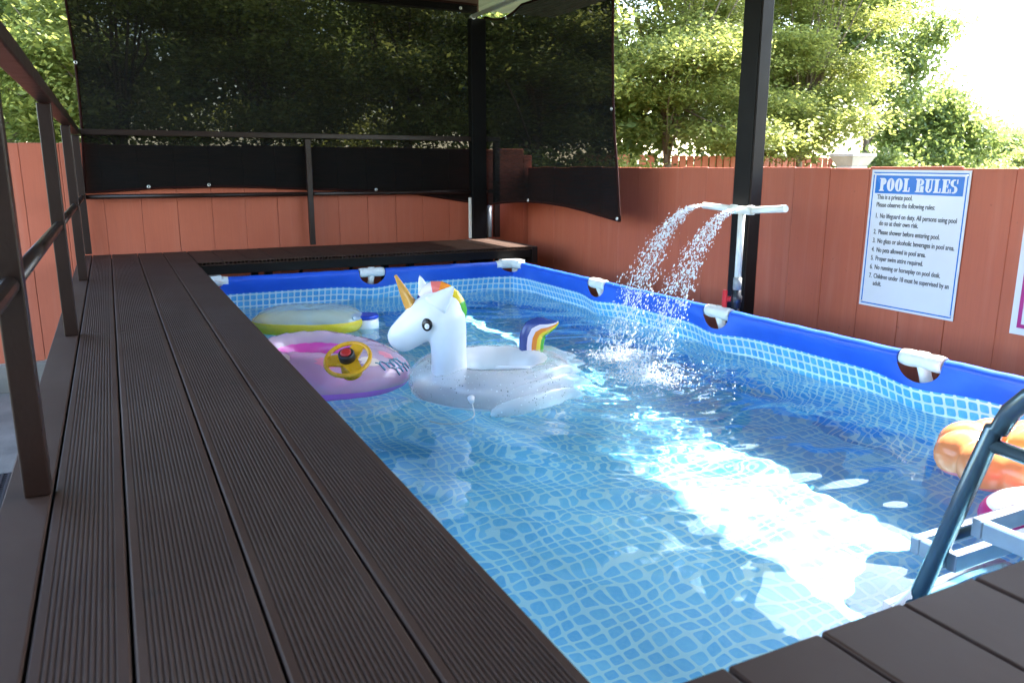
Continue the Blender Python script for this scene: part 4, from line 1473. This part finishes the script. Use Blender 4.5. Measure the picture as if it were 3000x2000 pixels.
# title in heavy slab letters
def slab_title(parent):
    H_ = SH_ * 0.092
    z0 = SH_ * 0.849
    total = SW_ * 0.80
    x = SW_ * 0.098
    st = H_ * 0.26
    thn = H_ * 0.085
    letters = 'POOL RULES'
    lw = {'P': .60, 'O': .64, 'L': .56, 'R': .68, 'U': .66, 'E': .58, 'S': .56, ' ': .34}
    gap = 0.06
    tot = sum(lw[c_] + gap for c_ in letters) * H_
    f = total / tot
    def rect(m, a, b, c_, d):
        board_rect(m, a, b, z0 + c_, z0 + d, 0.0050, 0.0058)
    def ringshape(m, cx, cz, rx, rz, ix, iz, a0=0, a1=360):
        n = 28
        vs_, fs_ = [], []
        for i in range(n + 1):
            a = math.radians(a0 + (a1 - a0) * i / n)
            for (qx, qz) in ((rx, rz), (ix, iz)):
                for dd in (0.0050, 0.0058):
                    vs_.append((-dd, -(cx + qx * math.cos(a)), z0 + cz + qz * math.sin(a)))
        for i in range(n):
            o = i * 4
            fs_ += [(o + 1, o + 3, o + 7, o + 5), (o, o + 1, o + 5, o + 4), (o + 2, o + 6, o + 7, o + 3), (o, o + 4, o + 6, o + 2)]
        m.add(vs_, fs_)
    for ch in letters:
        w = lw[ch] * H_ * f
        m = MB()
        s_ = st * f
        if ch == ' ':
            x += w + gap * H_ * f
            continue
        if ch in 'PRLE':
            rect(m, x + thn * f, x + thn * f + s_, thn, H_ - thn)
        if ch in 'PR':
            rect(m, x, x + w * 0.55, H_ - thn, H_)
            rect(m, x, x + s_ + 2 * thn * f, 0, thn)
            ringshape(m, x + w * 0.55, H_ * .745, w * .42, H_ * .255, w * .42 - s_ * .8, H_ * .16, -90, 90)
            rect(m, x + s_ + thn * f, x + w * 0.55, H_ * .49, H_ * .49 + thn)
            if ch == 'R':
                rect(m, x + w - s_ * 1.05, x + w - .05 * s_, thn, H_ * .47)
                rect(m, x + w - s_ * 1.15, x + w + s_ * .05, 0, thn)
        if ch == 'O':
            ringshape(m, x + w / 2, H_ / 2, w / 2, H_ / 2, w / 2 - s_, H_ / 2 - thn)
        if ch == 'L':
            rect(m, x, x + s_ + 2 * thn * f, H_ - thn, H_)
            rect(m, x, x + w - thn * f * .9, 0, thn)
            rect(m, x + w - thn * f * .9, x + w, 0, H_ * .34)
        if ch == 'U':
            rect(m, x + thn * f, x + thn * f + s_, H_ * .28, H_ - thn)
            rect(m, x, x + s_ + 2 * thn * f, H_ - thn, H_)
            rect(m, x + w - thn * f * 1.8, x + w - thn * f * .8, H_ * .28, H_ - thn)
            rect(m, x + w - thn * f * 3.0, x + w, H_ - thn, H_)
            cxu = (x + thn * f + x + w - thn * f * .8) / 2
            rxu = (w - thn * f * 1.8) / 2
            ringshape(m, cxu, H_ * .28, rxu, H_ * .28, rxu - s_ * .7, H_ * .28 - thn, 180, 360)
        if ch == 'E':
            rect(m, x, x + w - thn * f, H_ - thn, H_)
            rect(m, x, x + w - thn * f, 0, thn)
            rect(m, x + w - thn * f, x + w, 0, H_ * .30)
            rect(m, x + w - thn * f, x + w, H_ * .70, H_)
            rect(m, x + s_ + thn * f, x + w * .74, H_ * .46, H_ * .46 + thn)
            rect(m, x + w * .74, x + w * .84, H_ * .36, H_ * .66)
        if ch == 'S':
            ringshape(m, x + w / 2, H_ * .73, w / 2, H_ * .27, w / 2 - s_ * .85, H_ * .17, 60, 270)
            ringshape(m, x + w / 2, H_ * .27, w / 2, H_ * .27, w / 2 - s_ * .85, H_ * .17, -120, 90)
            rect(m, x + w - thn * f, x + w, H_ * .68, H_)
            rect(m, x, x + thn * f, 0, H_ * .32)
        m.obj('title_letter', 'sign_white', parent)
        x += w + gap * H_ * f
slab_title(sg)
for qx, qz in ((.03, .03), (.97, .03), (.03, .97), (.97, .97)):
    MB().tube([(-0.004, -qx * SW_, qz * SH_), (-0.0075, -qx * SW_, qz * SH_)], 0.0045, 10).obj('screw', 'grommet', sg)
LN = [('This is a private pool.', .085, .790), ('Please observe the following rules:', .085, .735),
      ('1.', .085, .655), ('No lifeguard on duty. All persons using pool', .137, .655), ('do so at their own risk.', .137, .603),
      ('2.', .085, .538), ('Please shower before entering pool.', .137, .538), ('3.', .085, .474), ('No glass or alcoholic beverages in pool area.', .137, .474),
      ('4.', .085, .408), ('No pets allowed in pool area.', .137, .408), ('5.', .085, .345), ('Proper swim attire required.', .137, .345),
      ('6.', .085, .280), ('No running or horseplay on pool desk.', .137, .280), ('7.', .085, .214), ('Children under 18 must be supervised by an', .137, .214), ('adult.', .137, .160)]
for body, ux, uz in LN:
    text_mesh('text_line', body, SH_ * 0.0485, ux * SW_, uz * SH_, 'sign_black', sg, 0.69, 0.0003, lift=0.0048)

sg2 = thing('notice_board', 'white notice board with magenta border beside the pool rules sign', 'sign')
by = on(2957, 975, 0, XF)
sg2.location = (XF + 0.002, by[1], by[2])
m = MB()
board_rect(m, 0, SW_, 0, SH_ * 0.98, 0.0005, 0.004)
m.obj('panel', 'sign_white', sg2)
m = MB()
b_ = 0.040
board_rect(m, b_ * .65, b_ * 1.05, b_ * .7, SH_ * .98 - b_ * .7, 0.0040, 0.0048)
board_rect(m, b_ * 1.05, SW_ - b_ * .7, b_ * .7, b_ * 1.1, 0.0040, 0.0048)
board_rect(m, b_ * 1.05, SW_ - b_ * .7, SH_ * .98 - b_ * 1.1, SH_ * .98 - b_ * .7, 0.0040, 0.0048)
board_rect(m, SW_ - b_ * 1.1, SW_ - b_ * .7, b_ * 1.1, SH_ * .98 - b_ * 1.1, 0.0040, 0.0048)
m.obj('border', 'sign_magenta', sg2)

# ------------------------------------------------------------------ neighbour's picket fence, pillar
pf = thing('picket_fence', 'red picket fence with gaps beyond the pool fence', 'fence')
A, B = on(1700, 451, 2, 1.70), on(2443, 462, 2, 1.70)
dv_ = (B - A)[:2]
Lp = float(np.linalg.norm(dv_))
dv_ /= Lp
an_ = math.atan2(dv_[1], dv_[0])
pkm = MB().box(-0.068, 0.068, -0.009, 0.009, 0, 1.70, 0, 0.003).mesh('picket', ['fence'])
s_ = 0.0
skip = (6, 9)
j = 0
while s_ < Lp:
    if j not in skip:
        instance('picket', pkm, (A[0] + dv_[0] * s_, A[1] + dv_[1] * s_, RNG.uniform(-.01, .0)), pf, (0, 0, an_))
    s_ += 0.172
    j += 1
rl = MB().box(0, Lp, 0.012, 0.05, 0.4, 0.48).obj('rail', 'fence', pf)
rl.location = (A[0], A[1], 0)
rl.rotation_euler = (0, 0, an_)
rl = MB().box(0, Lp, 0.012, 0.05, 1.25, 1.33).obj('rail', 'fence', pf)
rl.location = (A[0], A[1], 0)
rl.rotation_euler = (0, 0, an_)
pl = thing('gate_pillar', 'pale stone capped pillar rising behind the red fence', 'pillar')
PL = at(2497, 470, 10.5)
hw = 0.135
MB().box(-hw, hw, -hw, hw, 0, 1.545, 0, 0.006).obj('shaft', 'stone_cap', pl)
m = MB()
rings = []
for z, w in ((1.547, hw + .005), (1.565, hw + .015), (1.655, hw + 0.060), (1.665, hw + 0.072), (1.70, hw + 0.072), (1.702, hw + .065)):
    rings.append([(-w, -w, z), (w, -w, z), (w, w, z), (-w, w, z)])
o = m.loft(rings, 0, True).obj('cap', 'stone_cap', pl)
for p_ in o.data.polygons:
    p_.use_smooth = False
pl.location = (PL[0], PL[1], 0)
pl.rotation_euler = (0, 0, math.radians(-4))

# ------------------------------------------------------------------ trees
def leaf_mesh(name, centers, size, upbias, mat, rg, droop=0.0, tone_shift=None):
    n = len(centers)
    nrm = rg.normal(0, 1, (n, 3))
    nrm /= np.linalg.norm(nrm, axis=1, keepdims=True)
    nrm[:, 2] = np.abs(nrm[:, 2]) + upbias
    nrm /= np.linalg.norm(nrm, axis=1, keepdims=True)
    t_ = rg.normal(0, 1, (n, 3))
    t_[:, 2] -= droop
    t_ -= nrm * np.sum(t_ * nrm, axis=1, keepdims=True)
    t_ /= np.linalg.norm(t_, axis=1, keepdims=True)
    b_ = np.cross(nrm, t_)
    L_ = (size * np.exp(rg.normal(0, 0.28, n)))[:, None]
    Wd = L_ * 0.26
    base = centers
    p0 = base - t_ * L_ * 0.5
    p1 = base + b_ * Wd - nrm * L_ * 0.03
    p2 = base + t_ * L_ * 0.5 - nrm * L_ * 0.10
    p3 = base - b_ * Wd - nrm * L_ * 0.03
    V_ = np.stack([p0, p1, p2, p3], 1).reshape(-1, 3)
    me = bpy.data.meshes.new(name)
    me.vertices.add(4 * n)
    me.vertices.foreach_set('co', V_.ravel())
    me.loops.add(4 * n)
    me.loops.foreach_set('vertex_index', np.arange(4 * n))
    me.polygons.add(n)
    me.polygons.foreach_set('loop_start', np.arange(0, 4 * n, 4))
    me.polygons.foreach_set('loop_total', np.full(n, 4))
    me.materials.append(MATS[mat])
    me.update()
    tone = np.clip(rg.normal(0.5, 0.22, n) + (tone_shift if tone_shift is not None else 0), 0, 1)
    at_ = me.attributes.new('tone', 'FLOAT', 'FACE')
    at_.data.foreach_set('value', tone.astype(np.float32))
    return me
def tree(name, label, base, trunk_h, blobs, nleaf, size, mat, seed, group=None, upbias=0.6, trunk_r=0.07, clump=0.10, droop=0.0, lean=(0, 0)):
    rg = np.random.default_rng(seed)
    t = thing(name, label, 'tree', group)
    t.location = (base[0], base[1], 0)
    # trunk and limbs
    tr = MB()
    top = np.array((lean[0], lean[1], trunk_h))
    path = [np.array((0, 0, 0.0)), np.array((lean[0] * .2 + .03, lean[1] * .2, trunk_h * .35)), np.array((lean[0] * .6 - .02, lean[1] * .6 + .03, trunk_h * .7)), top]
    tr.tube(path, [trunk_r * 1.25, trunk_r, trunk_r * .85, trunk_r * .65], 10)
    tr.obj('trunk', 'bark', t)
    C = np.array([b[0] for b in blobs])
    Rr = np.array([b[1] for b in blobs])
    for ci, ri in list(zip(C, Rr))[::2]:
        st = top * rg.uniform(0.55, 1.0)
        mid = (st + ci) / 2 + rg.normal(0, 0.08, 3) + np.array((0, 0, 0.06))
        MB().tube([st, mid, ci, ci + (ci - mid) * 0.55], [trunk_r * .32, trunk_r * .20, trunk_r * .11, trunk_r * .04], 7).obj('limb', 'bark', t)
    wts = (Rr[:, 0] * Rr[:, 1] * np.maximum(Rr[:, 2], .15)) ** 0.75
    wts /= wts.sum()
    per = 16
    ntw = nleaf // per
    idx = rg.choice(len(C), ntw, p=wts)
    d_ = rg.normal(0, 1, (ntw, 3))
    d_ /= np.linalg.norm(d_, axis=1, keepdims=True)
    rad = rg.random(ntw) ** 0.42
    # ragged outline: radius modulated by a few lobes
    lob = 1 + 0.22 * np.sin(d_[:, 0] * 6 + idx) * np.sin(d_[:, 1] * 5 + 2 * idx) + 0.15 * rg.normal(0, 1, ntw)
    tw = C[idx] + d_ * Rr[idx] * (rad * lob)[:, None]
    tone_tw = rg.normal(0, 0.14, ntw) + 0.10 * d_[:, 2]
    lv = (tw[:, None, :] + rg.normal(0, clump, (ntw, per, 3)) * np.array((1, 1, 0.62))).reshape(-1, 3)
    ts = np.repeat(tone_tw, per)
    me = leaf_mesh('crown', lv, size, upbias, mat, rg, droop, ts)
    cr = link('crown', me, t)
    return t
def tiers(rg, cx, cy, z0, z1, r0, r1, ntier, per, flat=0.16):
    out = []
    for i in range(ntier):
        q = i / max(1, ntier - 1)
        z = z0 + (z1 - z0) * q
        r = r0 + (r1 - r0) * q
        for k_ in range(per):
            a = rg.uniform(0, 6.283)
            rr = r * rg.uniform(0.25, 0.85)
            out.append(((cx + rr * math.cos(a), cy + rr * math.sin(a), z + rg.normal(0, .10)), (r * rg.uniform(.32, .5), r * rg.uniform(.32, .5), flat * rg.uniform(.8, 1.4))))
    return out
def lobes(rg, n, cx, cy, cz, rx, ry, rz, s0, s1):
    out = []
    for i in range(n):
        d_ = rg.normal(0, 1, 3)
        d_ /= np.linalg.norm(d_)
        q = rg.random() ** 0.5
        s_ = rg.uniform(s0, s1)
        out.append(((cx + d_[0] * rx * q, cy + d_[1] * ry * q, cz + d_[2] * rz * q), (s_, s_, s_ * rg.uniform(.55, .8))))
    return out
rg = np.random.default_rng(21)
GT = 'trees beyond the fences'
# layered trees beyond the sign-side fence
b = at(1985, 480, 11.6)
tree('layered_tree', 'layered yellow-green tree between the narrow shade net and the fountain post', b, 2.6,
     tiers(rg, 0, 0, 2.10, 5.6, 2.0, 1.2, 9, 7, .15), 105000, 0.056, 'leaf_olive', 31, GT, 0.9, 0.055, 0.10, 0, (-.25, .1))
b = at(2345, 470, 12.8)
tree('layered_tree', 'layered yellow-green tree with flat tiers right of the fountain post', b, 2.6,
     tiers(rg, 0, 0, 2.10, 5.6, 1.55, 1.15, 9, 7, .15), 90000, 0.060, 'leaf_olive', 32, GT, 0.9, 0.055, 0.10)
b = at(2535, 480, 14.5)
tree('feathery_tree', 'tall loose green tree reaching highest against the white sky', b, 3.2,
     [((-0.6, .2, 3.7), (.8, .8, .7)), ((.15, .1, 4.3), (.75, .75, .6)), ((.75, -.1, 3.45), (.60, .6, .45)), ((.2, 0, 2.9), (.6, .6, .4)), ((1.15, -.3, 3.95), (.45, .45, .40)), ((-.9, .2, 4.6), (.9, .9, .5)), ((.9, -.2, 2.75), (.35, .35, .22)), ((-1.2, .2, 3.0), (.6, .6, .5))],
     30000, 0.080, 'leaf_green', 33, GT, 0.35, 0.06, 0.13, 0.7)
b = at(2700, 480, 15.5)
tree('bushy_tree', 'rounded bushy tree with a bare limb left of it behind the rules sign', b, 2.2,
     lobes(rg, 12, 0, 0, 2.1, 0.95, 0.9, 0.75, .40, .62) + [((.35, 0, 2.95), (.40, .40, .30)), ((.75, -.2, 2.75), (.3, .3, .28))], 26000, 0.085, 'leaf_green', 34, GT, 0.35, 0.06, 0.12, 0.6)
b = at(2570, 480, 14.2)
tree('shrub_tree', 'low dark green shrub just behind the stone capped pillar', b, 1.4,
     lobes(rg, 8, 0, 0, 1.3, 0.55, 0.5, 0.45, .30, .45), 14000, 0.075, 'leaf_green', 35, GT, 0.4, 0.04, 0.10)
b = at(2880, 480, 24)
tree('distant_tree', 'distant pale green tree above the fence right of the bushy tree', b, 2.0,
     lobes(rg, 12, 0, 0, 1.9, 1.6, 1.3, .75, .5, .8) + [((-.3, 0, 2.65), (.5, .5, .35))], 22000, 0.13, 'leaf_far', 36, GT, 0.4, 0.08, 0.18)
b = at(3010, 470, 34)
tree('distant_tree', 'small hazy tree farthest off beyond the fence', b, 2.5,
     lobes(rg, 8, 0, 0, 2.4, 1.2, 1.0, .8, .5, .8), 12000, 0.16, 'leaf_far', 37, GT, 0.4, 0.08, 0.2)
# low growth filling the band above the fence on the right
for q, (px_, dp_, wd_) in enumerate(((2760, 19, 1.1), (2960, 20, 1.0))):
    b = at(px_, 480, dp_)
    tree('hedge_bush', ['sunlit hedge bush low behind the rules sign', 'sunlit hedge bush low above the notice board'][q], b, 0.9,
         lobes(rg, 7, 0, 0, 1.25, wd_, .6, .4, .35, .5), 13000, 0.09, 'leaf_olive', 40 + q, 'hedge bushes', 0.6, 0.03, 0.12)
# trees behind the far fence, seen beside and through the net
rows = [(-60, 8.4, 'leafy tree with yellowing leaves left of the wide shade net', 'leaf_green'), (330, 8.9, 'leafy tree behind the left end of the wide shade net', 'leaf_olive'),
        (760, 9.4, 'leafy tree behind the middle of the wide shade net', 'leaf_olive'), (1180, 9.8, 'leafy tree behind the right end of the wide shade net', 'leaf_olive'),
        (1560, 10.2, 'leafy tree behind the narrow shade net', 'leaf_olive')]
for q, (px_, dp_, lab, mt) in enumerate(rows):
    b = at(px_, 480, dp_)
    tree('layered_tree', lab, b, 2.6, tiers(rg, 0, 0, 1.5, 4.9, 1.45, 1.1, 7, 6, .18), 52000, 0.060, mt, 50 + q, GT, 0.7, 0.07, 0.12, 0.2, (.2, .1))
for q, (px_, dp_) in enumerate(((-250, 10.5), (120, 12.0), (560, 12.5), (980, 13.0), (1400, 13.5), (1750, 12.5), (2140, 14.5))):
    b = at(px_, 480, dp_)
    lab = 'dense background tree behind ' + ('the yellowing tree beside the railing', 'the gap left of the wide shade net', 'the left part of the wide shade net', 'the middle part of the wide shade net', 'the corner where the nets meet', 'the layered tree next to the narrow net', 'the two layered trees at the fountain post')[q]
    tree('background_tree', lab, b, 3.0, lobes(rg, 14, 0, 0, 3.0, 1.7, 1.2, 1.8, .6, 1.0), 17000, 0.12, 'leaf_green', 70 + q, 'background trees', 0.4, 0.09, 0.18, 0.3)
